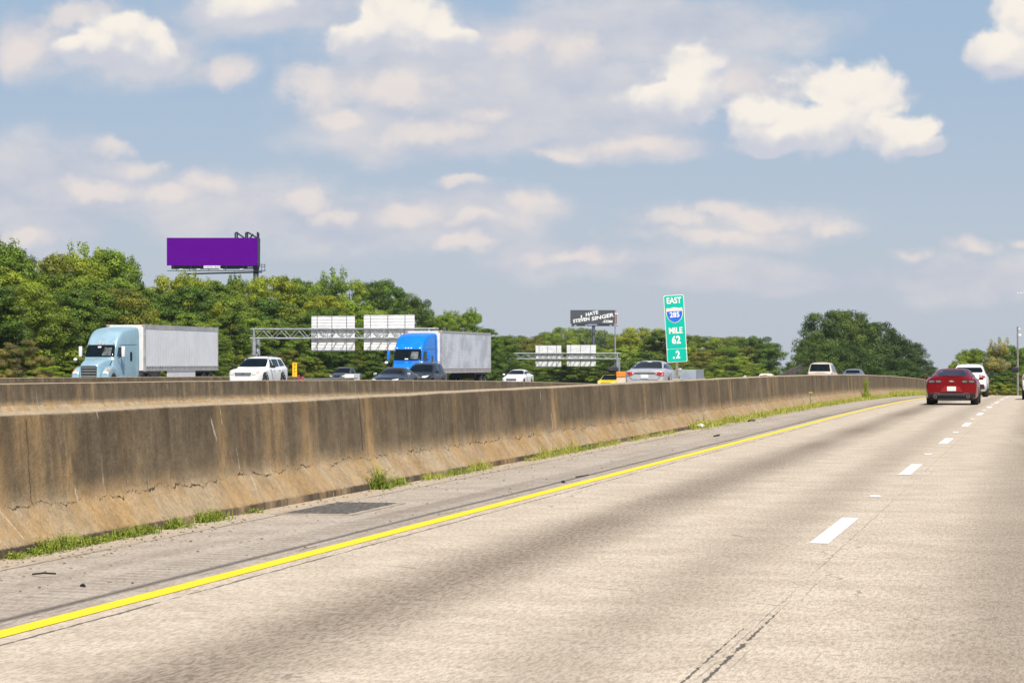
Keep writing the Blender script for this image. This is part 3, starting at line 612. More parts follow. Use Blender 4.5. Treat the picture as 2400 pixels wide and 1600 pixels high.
def blades(name, spots, mat, seed):
    """spots: (x, y, z, height, blade width, lean)"""
    g = random.Random(seed); vv, ff, tn = [], [], []
    for (x, y, z, h, bw, lean) in spots:
        a = g.uniform(0, 6.28); l = g.uniform(.1, 1.0) * lean * h; t_ = g.random(); ca, sa = math.cos(a), math.sin(a)
        px, py = -sa * bw, ca * bw; i0 = len(vv)
        segs = 4
        for s_ in range(segs):
            f = s_ / segs; o_ = l * f * f; wv = (1 - f) ** .6
            vv += [(x + ca * o_ - px * wv, y + sa * o_ - py * wv, z + h * f * (1 - .18 * f * lean)), (x + ca * o_ + px * wv, y + sa * o_ + py * wv, z + h * f * (1 - .18 * f * lean))]
        vv.append((x + ca * l, y + sa * l, z + h * (1 - .18 * lean))); tn += [min(1, t_ * .7 + .3 * (s_ // 2) / 4) for s_ in range(len(vv) - i0)]
        for s_ in range(segs - 1): b0 = i0 + 2 * s_; ff.append((b0, b0 + 1, b0 + 3, b0 + 2))
        b0 = i0 + 2 * (segs - 1); ff.append((b0, b0 + 1, b0 + 2))
        for q_ in range(2 if h < .8 else 4):
            f = g.uniform(.25, .95); r_ = g.uniform(1.6, 3.4) * bw; b_ = g.uniform(0, 6.28); o_ = l * f * f; cx, cy, cz = x + ca * o_, y + sa * o_, z + h * f * (1 - .18 * f * lean); n0 = len(vv)
            vv += [(cx, cy, cz), (cx + math.cos(b_ + .5) * r_, cy + math.sin(b_ + .5) * r_, cz + r_ * .5), (cx + math.cos(b_) * r_ * 2, cy + math.sin(b_) * r_ * 2, cz + r_ * g.uniform(-.4, .9)), (cx + math.cos(b_ - .5) * r_, cy + math.sin(b_ - .5) * r_, cz + r_ * .3)]
            ff.append((n0, n0 + 1, n0 + 2, n0 + 3)); tn += [g.random()] * 4
    me = bpy.data.meshes.new(name); me.from_pydata(vv, [], ff); a_ = me.attributes.new('tone', 'FLOAT', 'POINT'); a_.data.foreach_set('value', tn)
    return new(name, me, None, [mat])
FX = -7.74
def clump(u0, u1, hgt, label, n=160, mat='weed', lean=.8, vb=None, bw=.004, name='weed_clump'):
    """weeds standing at the foot of the near barrier between the bearings u0 and u1"""
    g = random.Random(int(u0)); y0 = Dx(u0, FX) * ((u0 - CU) / FOC * sn + cs); y1 = Dx(u1, FX) * ((u1 - CU) / FOC * sn + cs)
    cy = (y0 + y1) / 2; sp = []
    nc_ = max(3, int(abs(y1 - y0) / .10)); cores = [(y0 + (y1 - y0) * (i + .5 + g.uniform(-.3, .3)) / nc_, g.choice((.25, .5, .7, 1.0, 1.15))) for i in range(nc_)]
    for i in range(n):
        c, hk = g.choice(cores)
        if hgt > .3: c = cy + (c - cy) * .5; hk *= max(.25, 1 - ((c - cy) / (abs(y1 - y0) * .38 + .01)) ** 2)
        y = c + g.gauss(0, .05); x = FX + abs(g.gauss(0, .07)) + .005
        sp.append((x, y, prof(y) - .005, hgt * hk * g.uniform(.3, 1.0), bw * g.uniform(.7, 1.6), lean))
    o = blades(name, sp, M[mat], int(u0)); return tag(o, label, 'weed', 'weeds at the foot of the near barrier')
clump(58, 132, .17, 'leftmost thick green weed tuft at the barrier foot', 420)
clump(145, 235, .13, 'low green weeds, second tuft from the left at the barrier foot', 380)
clump(232, 262, .17, 'small upright weed tuft just right of the low spread one at left', 200)
clump(270, 335, .14, 'leaning weed tuft in the middle of the left group', 330)
clump(372, 408, .13, 'single green weed tuft standing apart left of the drain', 220)
clump(446, 496, .15, 'green weed tuft last before the sandy gap left of the drain', 260)
clump(0, 48, .07, 'short weeds at the left edge of the photograph', 120)
clump(556, 582, .06, 'tiny weed sprig on the sand left of the drain grate', 60)
clump(844, 876, .40, 'tall dark green bushy weed right of the drain grate', 170, bw=.006, lean=.9)
clump(868, 918, .17, 'spreading green weed beside the tall one by the drain', 330)
clump(965, 1004, .13, 'yellowish low weed right of the drain', 200, 'weedy')
clump(1012, 1058, .12, 'low green weed in the middle of the barrier foot', 220)
clump(1064, 1112, .20, 'upright bright weed left of the pale barrier crack', 320, 'weedy')
clump(1200, 1235, .10, 'thin weeds left of the big central tuft', 160, 'weedy')
clump(1228, 1312, .26, 'large bright weed tuft below the pale barrier crack', 700, 'weedy')
clump(1314, 1365, .13, 'low weeds right of the large central tuft', 260)
clump(1370, 1415, .18, 'bright weed tuft before the bare stretch of barrier foot', 260, 'weedy')
clump(1440, 1545, .14, 'long row of low weeds under the silver sedan', 420, 'weedy')
clump(1604, 1614, .5, 'tall thin corn-like weed below the green mile sign', 22, 'weedy', bw=.014, lean=.5)
clump(1622, 1665, .2, 'weeds right of the thin corn-like stalk', 200, 'weedy', bw=.006)
clump(1978, 1994, 1.05, 'tall bushy weed growing up against the far part of the near barrier', 520, 'weed', bw=.012, lean=.2)
# continuous fringe further on
g = random.Random(5); sp = []
for i in range(9000):
    y = 52 + 68 * g.random() ** .9; dens = .5 + .5 * math.sin(y * 1.7) * math.sin(y * .61 + 1)
    if g.random() > .25 + .75 * dens: continue
    sp.append((FX + abs(g.gauss(0, .16)), y, prof(y) - .01, g.uniform(.05, .26) * (.55 + .6 * dens), .009, .8))
for i in range(2600):
    y = 122 + 60 * g.random(); sp.append((FX + abs(g.gauss(0, .25)), y, prof(y) - .01, g.uniform(.1, .4), .02, .8))
tag(blades('grass_fringe', sp, M['weedy'], 9), 'continuous yellow-green grass fringe at the foot of the far part of the near barrier', 'grass', kind='stuff')
# yellow flower on a stalk
yf = Dx(1850, FX) * ((1850 - CU) / FOC * sn + cs); t = thing('wild_flower', 'single yellow flower on a tall stalk in front of the near barrier', 'flower', (FX + .15, yf, prof(yf)))
bm = bmesh.new(); bar(bm, (0, 0, 0), (.02, 0, .5), .008, 5); bar(bm, (.01, 0, .2), (.1, 0, .3), .012, 4, .003); obj('stalk', bm, M['weed'], t)
bm = bmesh.new()
for k in range(9): ball(bm, (.02 + .045 * math.cos(k * .7), .045 * math.sin(k * .7), .52), .028, (1, 1, .5), 1)
obj('blossom', bm, pbsdf('yellow_petals', (.85, .62, .02), .6, var=.2), t)
# grit and litter on the shoulder
M['grit'] = pbsdf('stone_grit', (.26, .21, .16), .9, var=.6, vscale=25)
g = random.Random(3); bm = bmesh.new()
for i in range(900):
    y = 14 + 50 * g.random() ** 1.6; x = -7.72 + abs(g.gauss(0, .35)) if g.random() < .8 else g.uniform(-7.7, -5.8)
    r = g.uniform(.004, .014); ball(bm, (x, y, r * .3), r, (g.uniform(.7, 1.5), g.uniform(.7, 1.5), .6), 1)
tag(obj('gravel', bm, M['grit']), 'loose grit scattered along the shoulder beside the barrier', 'gravel', kind='stuff')
def at_ground(u, v): D = CH * FOC / (v - HV); return W(u, v, D)
def twig(pts, r, mat, label, name='twig', cat='twig'):
    bm = bmesh.new(); P_ = [at_ground(u, v) + Vector((0, 0, .012 + dz_)) for u, v, dz_ in pts]
    for a, b in zip(P_, P_[1:]): bar(bm, a, b, r, 5)
    tag(obj(name, bm, M[mat]), label, cat)
twig([(75, 1322, 0), (100, 1326, .02), (128, 1324, .01)], .007, 'black', 'thin dark twig lying on the shoulder at left')
twig([(1322, 1097, 0), (1352, 1096, .02)], .008, 'black', 'short dark strip of tyre on the shoulder at centre', 'tyre_scrap', 'debris')
twig([(186, 1347, -.004), (191, 1346, .0), (194, 1348, -.004)], .010, 'black', 'small dark lump on the shoulder below the twig', 'tyre_scrap', 'debris')
twig([(1291, 1108, 0), (1296, 1109, .0)], .016, 'black', 'small black scrap beside the yellow line at centre', 'tyre_scrap', 'debris')
twig([(1640, 1003, 0), (1652, 1001, .01)], .02, 'black', 'black scrap on the shoulder right of the white litter', 'tyre_scrap', 'debris')
twig([(1718, 968, .0), (1728, 969, .04), (1734, 966, .0)], .02, 'black', 'black rubber scrap among the weeds below the pale barrier seam', 'tyre_scrap', 'debris')
bm = bmesh.new(); p = at_ground(1640, 984); ball(bm, (-7.6, p.y, .06), .07, (1.4, .8, .7), 1); 
for v_ in bm.verts: v_.co += Vector((g.uniform(-.025, .025),) * 3)
tag(obj('crumpled_litter', bm, M['white']), 'crumpled white litter against the near barrier', 'litter')

# drain grate set in the shoulder
t = thing('drain_grate', 'long dark steel drain grate in the shoulder against the barrier', 'drain', (-7.05, 23.1, .004))
t.scale = (.82, .92, 1); t.location.x = -7.02
bm = bmesh.new(); box(bm, -.40, .40, -.98, .98, -.02, .0015); obj('pit', bm, pbsdf('dark_drain_plate', (.014, .012, .01), .9), t)  # near-black plate under the bars paints the shade of the pit
bm = bmesh.new()
tg = math.tan(R(13))
for k in range(12):
    xo = -.56 + 1.12 * k / 11; ya = max(-.96, (-.39 - xo) / tg); yb = min(.96, (.39 - xo) / tg)
    if yb - ya > .1: bar(bm, (xo + tg * ya, ya, 0), (xo + tg * yb, yb, 0), .0075, 4)
box(bm, -.40, .40, -.985, -.955, 0, .012); box(bm, -.40, .40, .955, .985, 0, .012)
obj('grating', bm, pbsdf('worn_steel', (.20, .18, .155), .7, .1, var=.4, vscale=9), t)
bm = bmesh.new(); box(bm, -.52, -.405, -1.1, 1.1, -.02, .006); box(bm, .405, .50, -1.1, 1.1, -.02, .005); box(bm, -.40, .40, -1.1, -.985, -.02, .0055); box(bm, -.40, .40, .985, 1.1, -.02, .0055); obj('frame', bm, pbsdf('sandy_concrete', (.40, .34, .26), .9, var=.3, vscale=4), t)

# ================================================================== VEHICLES
def bake_subsurf(o, lv=2):
    md = o.modifiers.new('s', 'SUBSURF'); md.levels = lv; md.render_levels = lv
    dg = bpy.context.evaluated_depsgraph_get(); me = bpy.data.meshes.new_from_object(o.evaluated_get(dg))
    o.modifiers.clear(); old = o.data; o.data = me; me.name = o.name; bpy.data.meshes.remove(old)
    me.polygons.foreach_set('use_smooth', [True] * len(me.polygons))
def loft(name, secs, mat, parent=None, lv=2, crease_ends=0.6, creases=()):
    """secs: list of (y, [(x, z) half ring from bottom centre to top centre])"""
    bm = bmesh.new(); rings = []
    for y, pts in secs:
        Rr = [bm.verts.new((x, y, z)) for x, z in pts]; Ll = [Rr[0]] + [bm.verts.new((-x, y, z)) for x, z in pts[1:-1]] + [Rr[-1]]
        rings.append((Rr, Ll))
    for (A, B), (A2, B2) in zip(rings, rings[1:]):
        for i in range(len(A) - 1):
            bm.faces.new((A[i], A[i + 1], A2[i + 1], A2[i])); bm.faces.new((B[i + 1], B[i], B2[i], B2[i + 1]))
    for k, (A, B) in ((0, rings[0]), (1, rings[-1])):
        for i in range(len(A) - 1):
            q = []
            for v_ in (A[i], A[i + 1], B[i + 1], B[i]):
                if v_ not in q: q.append(v_)
            bm.faces.new(q)
    bmesh.ops.recalc_face_normals(bm, faces=bm.faces)
    cl = bm.edges.layers.float.new('crease_edge')
    for ring in (rings[0], rings[-1]):
        vs_ = set(ring[0] + ring[1])
        for e in bm.edges:
            if e.verts[0] in vs_ and e.verts[1] in vs_ and len(e.link_faces) == 2:
                ns = [abs(f.normal.y) > .95 for f in e.link_faces]
                if ns[0] != ns[1]: e[cl] = crease_ends
    for i, cv in creases:                         # crease along the length at section point i
        for (A, B), (A2, B2) in zip(rings, rings[1:]):
            for p_, q_ in ((A[i], A2[i]), (B[i], B2[i])):
                e = bm.edges.get((p_, q_))
                if e: e[cl] = cv
    o = obj(name, bm, mat, parent); bake_subsurf(o, lv); return o
def bvh_of(*objs):
    vs, fs_ = [], []
    for o in objs:
        n0 = len(vs); vs += [v_.co.copy() for v_ in o.data.vertices]; fs_ += [[i + n0 for i in p.vertices] for p in o.data.polygons]
    return BVHTree.FromPolygons(vs, fs_)
DIRS = {'front': Vector((0, 1, 0)), 'rear': Vector((0, -1, 0)), 'right': Vector((-1, 0, 0)), 'left': Vector((1, 0, 0)), 'top': Vector((0, 0, -1))}
def patch(name, bvh, side, poly, mat, parent, off=.004, th=.008, mirror=False, cell=.12, smooth=True):
    """a thin panel that follows the body where the outline 'poly' is seen from 'side'"""
    d = DIRS[side]
    out_ = []
    for s_ in ((1, -1) if mirror else (1,)):
        bm = bmesh.new(); vs_ = []
        for a, b in poly:
            vs_.append(bm.verts.new({'front': (a * s_, -9, b), 'rear': (a * s_, 9, b), 'right': (9, a, b), 'left': (-9, a, b), 'top': (a * s_, b, 9)}[side]))
        if side == 'right' and s_ == -1:
            for v_ in vs_: v_.co.x = -9
        dd = Vector((1, 0, 0)) if (side == 'right' and s_ == -1) else d
        bm.faces.new(vs_); bmesh.ops.triangulate(bm, faces=bm.faces[:])
        for _ in range(5):
            le = [e for e in bm.edges if e.calc_length() > cell]
            if not le: break
            bmesh.ops.subdivide_edges(bm, edges=le, cuts=1, use_grid_fill=False); bmesh.ops.triangulate(bm, faces=[f for f in bm.faces if len(f.verts) > 3])
        for v_ in bm.verts:
            h, nr, _i, _d = bvh.ray_cast(v_.co, dd)
            if h is None:
                q = v_.co - dd * 0; q = Vector([0 if abs(dd[i]) > .5 else v_.co[i] for i in range(3)]); h, nr, _i, _d = bvh.find_nearest(q)
            if nr.dot(dd) > 0: nr = -nr
            v_.co = h - dd * off + Vector(nr) * .002
        for f in bm.faces:
            f.normal_update()
            if f.normal.dot(dd) > 0: f.normal_flip()
        ret = bmesh.ops.extrude_face_region(bm, geom=bm.faces[:], use_keep_orig=True)
        for v_ in [e for e in ret['geom'] if isinstance(e, bmesh.types.BMVert)]: v_.co -= dd * th
        bmesh.ops.recalc_face_normals(bm, faces=bm.faces)
        o = obj(name, bm, mat, parent, smooth)
        md = o.modifiers.new('split', 'EDGE_SPLIT'); md.split_angle = R(50)
        out_.append(o)
    return out_
def circ(cx, cz, r, n=12, rz=None): return [(cx + r * math.cos(2 * math.pi * k / n), cz + (rz or r) * math.sin(2 * math.pi * k / n)) for k in range(n)]
def rrect(x0, x1, z0, z1, r=.03, n=3):
    P_ = []
    for cx, cz, a0 in ((x1 - r, z1 - r, 0), (x0 + r, z1 - r, 90), (x0 + r, z0 + r, 180), (x1 - r, z0 + r, 270)):
        for k in range(n + 1): a = R(a0 + 90 * k / n); P_.append((cx + r * math.cos(a), cz + r * math.sin(a)))
    return P_
_wheel = {}
def wheel(parent, x, y, r, w, rim='rim'):
    key = (round(r, 2), round(w, 2), rim)
    if key not in _wheel:
        pr = [(r * .62, -w / 2 + .01), (r * .9, -w / 2), (r * .985, -w * .38), (r, -w * .2), (r, w * .2), (r * .985, w * .38), (r * .9, w / 2), (r * .62, w / 2 - .01)]
        bm = bmesh.new(); n_ = 28; rr = [[bm.verts.new((b, a * math.cos(2 * math.pi * k / n_), a * math.sin(2 * math.pi * k / n_))) for a, b in pr] for k in range(n_)]
        for k in range(n_):
            for i in range(len(pr)): j = (i + 1) % len(pr); bm.faces.new((rr[k][i], rr[k][j], rr[(k + 1) % n_][j], rr[(k + 1) % n_][i]))
        bmesh.ops.recalc_face_normals(bm, faces=bm.faces); ty = bpy.data.meshes.new('wheel'); bm.to_mesh(ty); bm.free(); ty.materials.append(M['rubber']); ty.polygons.foreach_set('use_smooth', [True] * len(ty.polygons))
        bm = bmesh.new()
        bmesh.ops.create_cone(bm, segments=24, radius1=r * .63, radius2=r * .63, depth=w * .6, cap_ends=True, matrix=Matrix.Rotation(R(90), 4, 'Y'))
        for k in range(5):
            a = k * 2 * math.pi / 5; vs_ = box(bm, w * .3, w * .40, -r * .07, r * .07, 0, r * .6, 0)
            bmesh.ops.rotate(bm, verts=vs_, cent=(0, 0, 0), matrix=Matrix.Rotation(a, 3, 'X')); vs_ = box(bm, -w * .40, -w * .3, -r * .07, r * .07, 0, r * .6, 0)
            bmesh.ops.rotate(bm, verts=vs_, cent=(0, 0, 0), matrix=Matrix.Rotation(a, 3, 'X'))
        ri = bpy.data.meshes.new('rim'); bm.to_mesh(ri); bm.free(); ri.materials.append(M[rim])
        _wheel[key] = (ty, ri)
    ty, ri = _wheel[key]
    o = new('wheel', ty, parent); o.location = (x, y, r); q = new('rim', ri, o); return o
def carbody(sp, mat, root):
    """one smooth shell from the plan and side curves of the spec"""
    L = sp['L'] / 2; arch = []; ys = set(sp['ys'])
    for wy in sp['wheels']:
        for d_ in (-.40, -.36, -.22, .0, .22, .36, .40): ys.add(round(wy + d_ * sp['wr'] / .34, 3))
    ys = sorted(ys); secs = []
    def cv(k, y): return float(np.interp(y, [a for a, _ in sp[k]], [b for _, b in sp[k]]))
    for y in ys:
        w_ = cv('w', y); zb_ = cv('zb', y)
        for wy in sp['wheels']:
            d_ = abs(y - wy) / (sp['wr'] / .34)
            if d_ <= .37: zb_ = max(zb_, sp['wr'] * 2 + .04 - (.0 if d_ < .3 else .26))
        zt = cv('top', y); zl = cv('belt', y); wt = cv('wt', y)
        zl = max(zl, zb_ + .06); zt = max(zt, zl + .03)
        mz = (zb_ + zl) / 2
        secs.append((y, [(0, zb_), (w_ * .82, zb_), (w_ * .965, zb_ + .03), (w_, mz + .02), (w_ * .985, zl - .04), (w_ * sp.get('sh', .93), zl + .015), ((w_ * .93 + wt) / 2 if zt - zl > .15 else wt * 1.02, (zl + zt) / 2), (wt, zt - .045), (wt * .72, zt), (0, zt + sp.get('crown', .02))]))
    return loft('body', secs, mat, root, 2, sp.get('crease', .5), creases=((5, .35), (7, .25)))
def underside(root, sp, zz=.2):
    bm = bmesh.new(); L = sp['L'] / 2; W_ = max(b for _, b in sp['w'])
    box(bm, -W_ * .8, W_ * .8, -L + .35, L - .35, zz, zz + .22, .03)
    for wy in sp['wheels']: box(bm, -W_ * .86, W_ * .86, wy - .4, wy + .4, zz + .12, sp['wr'] * 2 - .02, .02)
    obj('underbody', bm, M['black'], root)
def mirrors(root, x, y, z, mat, sx=.20, sz=.14):
    for s_ in (-1, 1):
        bm = bmesh.new(); box(bm, s_ * x - sx / 2, s_ * x + sx / 2, y - .07, y + .06, z - sz / 2, z + sz / 2, .035)
        o = obj('mirror', bm, mat, root, True)
        bm = bmesh.new(); bar(bm, (s_ * (x - sx * .9), y, z - .05), (s_ * (x - .05), y, z - .03), .02); obj('mirror_arm', bm, M['black'], o)
def finish_wheels(root, sp, tw=.24, tx=None, rim='rim'):
    W_ = max(b for _, b in sp['w'])
    for wy in sp['wheels']:
        for s_ in (-1, 1): wheel(root, s_ * ((tx or W_) - tw / 2 - .01), wy, sp['wr'], tw, rim)
def place(root, x, y, z=None, rz=0.0): root.location = (x, y, gz(x, y) if z is None else z); root.rotation_euler = (0, 0, rz)

# -- the red coupe seen from behind (nose towards +y after a half turn; built nose towards -y)
cp = dict(L=4.78, wr=.36, wheels=(-1.46, 1.35), sh=.90, crown=.012, crease=.55,
    ys=[-2.39, -2.3, -1.95, -.95, -.75, -.6, -.1, .3, .7, 1.05, 1.75, 1.95, 2.15, 2.3, 2.36, 2.39],
    w=[(-2.39, .62), (-2.3, .80), (-1.95, .90), (-1.4, .94), (-.6, .90), (.4, .90), (1.0, .95), (1.6, .955), (2.1, .94), (2.3, .91), (2.39, .88)],
    zb=[(-2.39, .3), (-2.1, .2), (2.0, .2), (2.25, .26), (2.39, .32)],
    belt=[(-2.39, .62), (-2.0, .76), (-.8, .88), (.6, .93), (1.2, .97), (1.8, .97), (2.39, .94)],
    top=[(-2.39, .72), (-2.2, .80), (-1.6, .92), (-.8, 1.0), (-.6, 1.02), (.1, 1.31), (.5, 1.35), (.95, 1.32), (1.35, 1.20), (1.85, 1.045), (2.0, 1.035), (2.33, 1.05), (2.36, 1.03), (2.39, 1.0)],
    wt=[(-2.39, .5), (-2.0, .7), (-.7, .72), (.0, .60), (.5, .575), (1.0, .56), (1.6, .58), (1.85, .66), (2.2, .74), (2.39, .74)])
M['redpaint'] = paint('red_car_paint', (.23, .0, .004), .5, .26)
t = thing('sports_coupe', 'dark red sports coupe seen from behind in the left lane', 'car')
b = carbody(cp, M['redpaint'], t); bv = bvh_of(b)
patch('rear_window', bv, 'rear', [(-.50, 1.085), (.50, 1.085), (.535, 1.12), (.475, 1.245), (.43, 1.262), (-.43, 1.262), (-.475, 1.245), (-.535, 1.12)], M['glass2'], t)
patch('side_window', bv, 'right', [(-.45, 1.0), (.95, 1.03), (1.15, 1.07), (.75, 1.22), (.2, 1.26), (-.05, 1.24)], M['glass'], t, mirror=True)
for s_ in (-1, 1):
    for a, b_ in ((.36, .575), (.60, .83)):
        lp = patch('tail_lamp', bv, 'rear', rrect(*sorted((s_ * a, s_ * b_)), .815, .915, .035), M['black'], t, .004, .010)[0]
        patch('lamp_lens', bv, 'rear', rrect(*sorted((s_ * (a + .022), s_ * (b_ - .022))), .830, .857, .012), M['greylamp'], lp, .014, .012)
        patch('lamp_lens', bv, 'rear', rrect(*sorted((s_ * (a + .022), s_ * (b_ - .022))), .868, .900, .012), M['greylamp'], lp, .014, .012)
    patch('reflector', bv, 'rear', rrect(*sorted((s_ * .42, s_ * .62)), .425, .448, .008), M['red'], t, .03, .01)
M['redbright'] = paint('red_recess_paint', (.33, .006, .012), .2, .35)
patch('plate_recess', bv, 'rear', [(-.40, .50), (.40, .50), (.27, .69), (-.27, .69)], M['redbright'], t, .002, .006)
patch('licence_plate', bv, 'rear', rrect(-.16, .16, .525, .685, .015), M['plate'], t, .015, .008)
patch('rear_valance', bv, 'rear', [(-.86, .30), (-.80, .26), (.80, .26), (.86, .30), (.84, .44), (.60, .47), (-.60, .47), (-.84, .44)], M['black'], t, .01, .02)
bm = bmesh.new(); box(bm, -.62, .62, 2.22, 2.36, .20, .30, .02)
for k in range(-3, 4): box(bm, k * .16 - .008, k * .16 + .008, 2.25, 2.39, .17, .29)
obj('diffuser', bm, M['black'], t)
bm = bmesh.new(); box(bm, -.50, .50, 2.395, 2.425, .395, .41); obj('valance_trim', bm, pbsdf('grey_trim', (.12, .12, .12), .4), t)
for s_ in (-1, 1):
    bm = bmesh.new(); bar(bm, (s_ * .59, 2.25, .315), (s_ * .59, 2.425, .315), .062, 16); o = obj('exhaust_pipe', bm, M['greylamp'], t)
    bm = bmesh.new(); bar(bm, (s_ * .59, 2.40, .315), (s_ * .59, 2.430, .315), .048, 16); obj('exhaust_opening', bm, M['black'], o)
bm = bmesh.new()
pts = [(-.74, 2.15, 1.03), (-.5, 2.33, 1.065), (0, 2.37, 1.075), (.5, 2.33, 1.065), (.74, 2.15, 1.03)]
for a, b_ in zip(pts, pts[1:]):
    q = [bm.verts.new(Vector(a) + Vector(o_)) for o_ in ((0, -.14, -.005), (0, .02, .012), (0, .02, -.012))]; q2 = [bm.verts.new(Vector(b_) + Vector(o_)) for o_ in ((0, -.14, -.005), (0, .02, .012), (0, .02, -.012))]
    for i in range(3): bm.faces.new((q[i], q[(i + 1) % 3], q2[(i + 1) % 3], q2[i]))
bmesh.ops.recalc_face_normals(bm, faces=bm.faces); obj('spoiler', bm, M['redpaint'], t, False)
bm = bmesh.new()
prism(bm, [(-.10, .855), (-.035, .855), (-.035, .845), (.045, .845), (.045, .862), (.10, .867), (.085, .893), (.04, .89), (.035, .905), (-.045, .9), (-.045, .884), (-.085, .88)], 2.385, 2.415); obj('emblem', bm, M['chrome'], t)
bm = bmesh.new(); box(bm, -.025, .025, .55, .67, 1.350, 1.372, .008); obj('roof_fin', bm, M['red'], t)
mirrors(t, .99, -.5, .96, M['redpaint'], .16, .11); underside(t, cp, .17); finish_wheels(t, cp, .28, .945, 'black')
D = 85.5; p = W(2190, 0, D); place(t, -3.28, p.y - .0 + 2.4, None, math.pi)

# -- generic sedan / SUV / pickup shapes
def sedan_spec(H=1.44, W_=.92, L=4.85):
    k = H / 1.44; wk = W_ / .92
    return dict(L=L, wr=.335, wheels=(-1.45, 1.37), crown=.02, crease=.45,
      ys=[-2.42, -2.36, -2.2, -1.95, -1.0, -.85, -.6, -.15, .3, .8, 1.15, 1.5, 1.8, 1.95, 2.2, 2.36, 2.42],
      w=[(a, b * wk) for a, b in [(-2.42, .60), (-2.3, .78), (-1.95, .88), (-1.3, .915), (1.3, .92), (1.9, .90), (2.25, .86), (2.42, .78)]],
      zb=[(-2.42, .32), (-2.2, .2), (2.1, .2), (2.42, .36)],
      belt=[(-2.42, .60), (-2.1, .72), (-.9, .88), (1.2, .96), (2.2, .98), (2.42, .92)],
      top=[(-2.42, .68), (-2.2, .79), (-1.6, .92), (-.95, 1.0), (-.15, 1.36 * k), (.35, H - .02), (.9, 1.40 * k), (1.3, 1.28 * k), (1.85, 1.08), (2.0, 1.065), (2.3, 1.06), (2.36, 1.03), (2.42, .98)],
      wt=[(a, b * wk) for a, b in [(-2.42, .45), (-2.1, .68), (-.95, .70), (-.15, .60), (.4, .58), (1.0, .57), (1.7, .62), (2.0, .68), (2.42, .66)]])
def suv_spec(H=1.79, W_=1.0, L=5.0, hood=1.12, slope=.25, wr=.38, ws=-.95):
    h = L / 2
    return dict(L=L, wr=wr, wheels=(-h + .95, h - 1.05), crown=.02, crease=.6,
      ys=[-h, -h + .06, -h + .25, -h + .5, ws - .15, ws, ws + .35, ws + .75, .3, 1.0, h - .6, h - .3, h - .15, h - .05, h],
      w=[(-h, .74 * W_), (-h + .12, .86 * W_), (-h + .5, .96 * W_), (-h + 1.0, W_ * .99), (h - .8, W_ * .99), (h - .2, .95 * W_), (h, .90 * W_)],
      zb=[(-h, .34), (-h + .3, .26), (h - .3, .28), (h, .38)],
      belt=[(-h, .88), (-h + .4, .98), (ws, 1.07), (h, 1.16)],
      top=[(-h, .98), (-h + .15, 1.04), (-h + .5, hood - .02), (ws - .1, hood + .05), (ws + .75, H - .10), (ws + 1.25, H - .02), (.8, H), (h - slope - .15, H - .04), (h - slope, H - .08), (h - .06, 1.22), (h, 1.12)],
      wt=[(-h, .62 * W_), (-h + .5, .78 * W_), (ws - .1, .80 * W_), (ws + .75, .70 * W_), (.5, .69 * W_), (h - slope, .70 * W_), (h, .78 * W_)])
def front_kit(t, bv, sp, paintm, zt0, zt1, zh, grille='bars', lampmat='lamp', amber=True, W_=.92, wsx=(.66, .56)):
    h = sp['L'] / 2
    patch('windshield', bv, 'front', [(-wsx[0], zt0), (wsx[0], zt0), (wsx[0] + .01, zt0 + .04), (wsx[1], zt1 - .03), (wsx[1] - .05, zt1), (-wsx[1] + .05, zt1), (-wsx[1], zt1 - .03), (-wsx[0] - .01, zt0 + .04)], M['glass'], t)
    for s_ in (-1, 1):
        lp = patch('headlight', bv, 'front', [(s_ * .50 * W_, zh - .07), (s_ * .80 * W_, zh - .05), (s_ * .88 * W_, zh + .06), (s_ * .84 * W_, zh + .10), (s_ * .52 * W_, zh + .04)][::s_], M[lampmat], t, .006, .015)[0]
        if amber: patch('turn_signal', bv, 'front', [(s_ * .76 * W_, zh + .02), (s_ * .875 * W_, zh + .05), (s_ * .84 * W_, zh + .10), (s_ * .70 * W_, zh + .075)][::s_], M['amber'], lp, .024, .006)
    g_ = patch('grille', bv, 'front', [(-.44 * W_, zh - .12), (.44 * W_, zh - .12), (.48 * W_, zh + .05), (-.48 * W_, zh + .05)], M['black'], t, .006, .010)[0]
    if grille == 'bars':
        for k in range(3): patch('grille_bar', bv, 'front', rrect(-.45 * W_, .45 * W_, zh - .105 + k * .055, zh - .075 + k * .055, .01), M['chrome'], g_, .018, .012)
    patch('emblem', bv, 'front', circ(0, zh - .03, .085, 12, .04), M['emb'], g_, .034, .01)
    patch('lower_grille', bv, 'front', rrect(-.5 * W_, .5 * W_, .34, .46, .03), M['black'], t, .006, .01)
M['emb'] = pbsdf('blue_emblem', (.02, .05, .22), .3)
def side_windows(t, bv, polys):
    for pl in polys: patch('side_window', bv, 'right', pl, M['glass2'], t, mirror=True)
def seams(t, bv, ys, z0=.34, z1=1.0, zh=.86):
    for y_ in ys:
        patch('door_gap', bv, 'right', [(y_, z0), (y_ + .012, z0), (y_ + .012, z1), (y_, z1)], M['black'], t, .001, .003, mirror=True, cell=.2)
        patch('door_handle', bv, 'right', rrect(y_ - .26, y_ - .08, zh, zh + .035, .012), M['chrome'] , t, .008, .02, mirror=True)

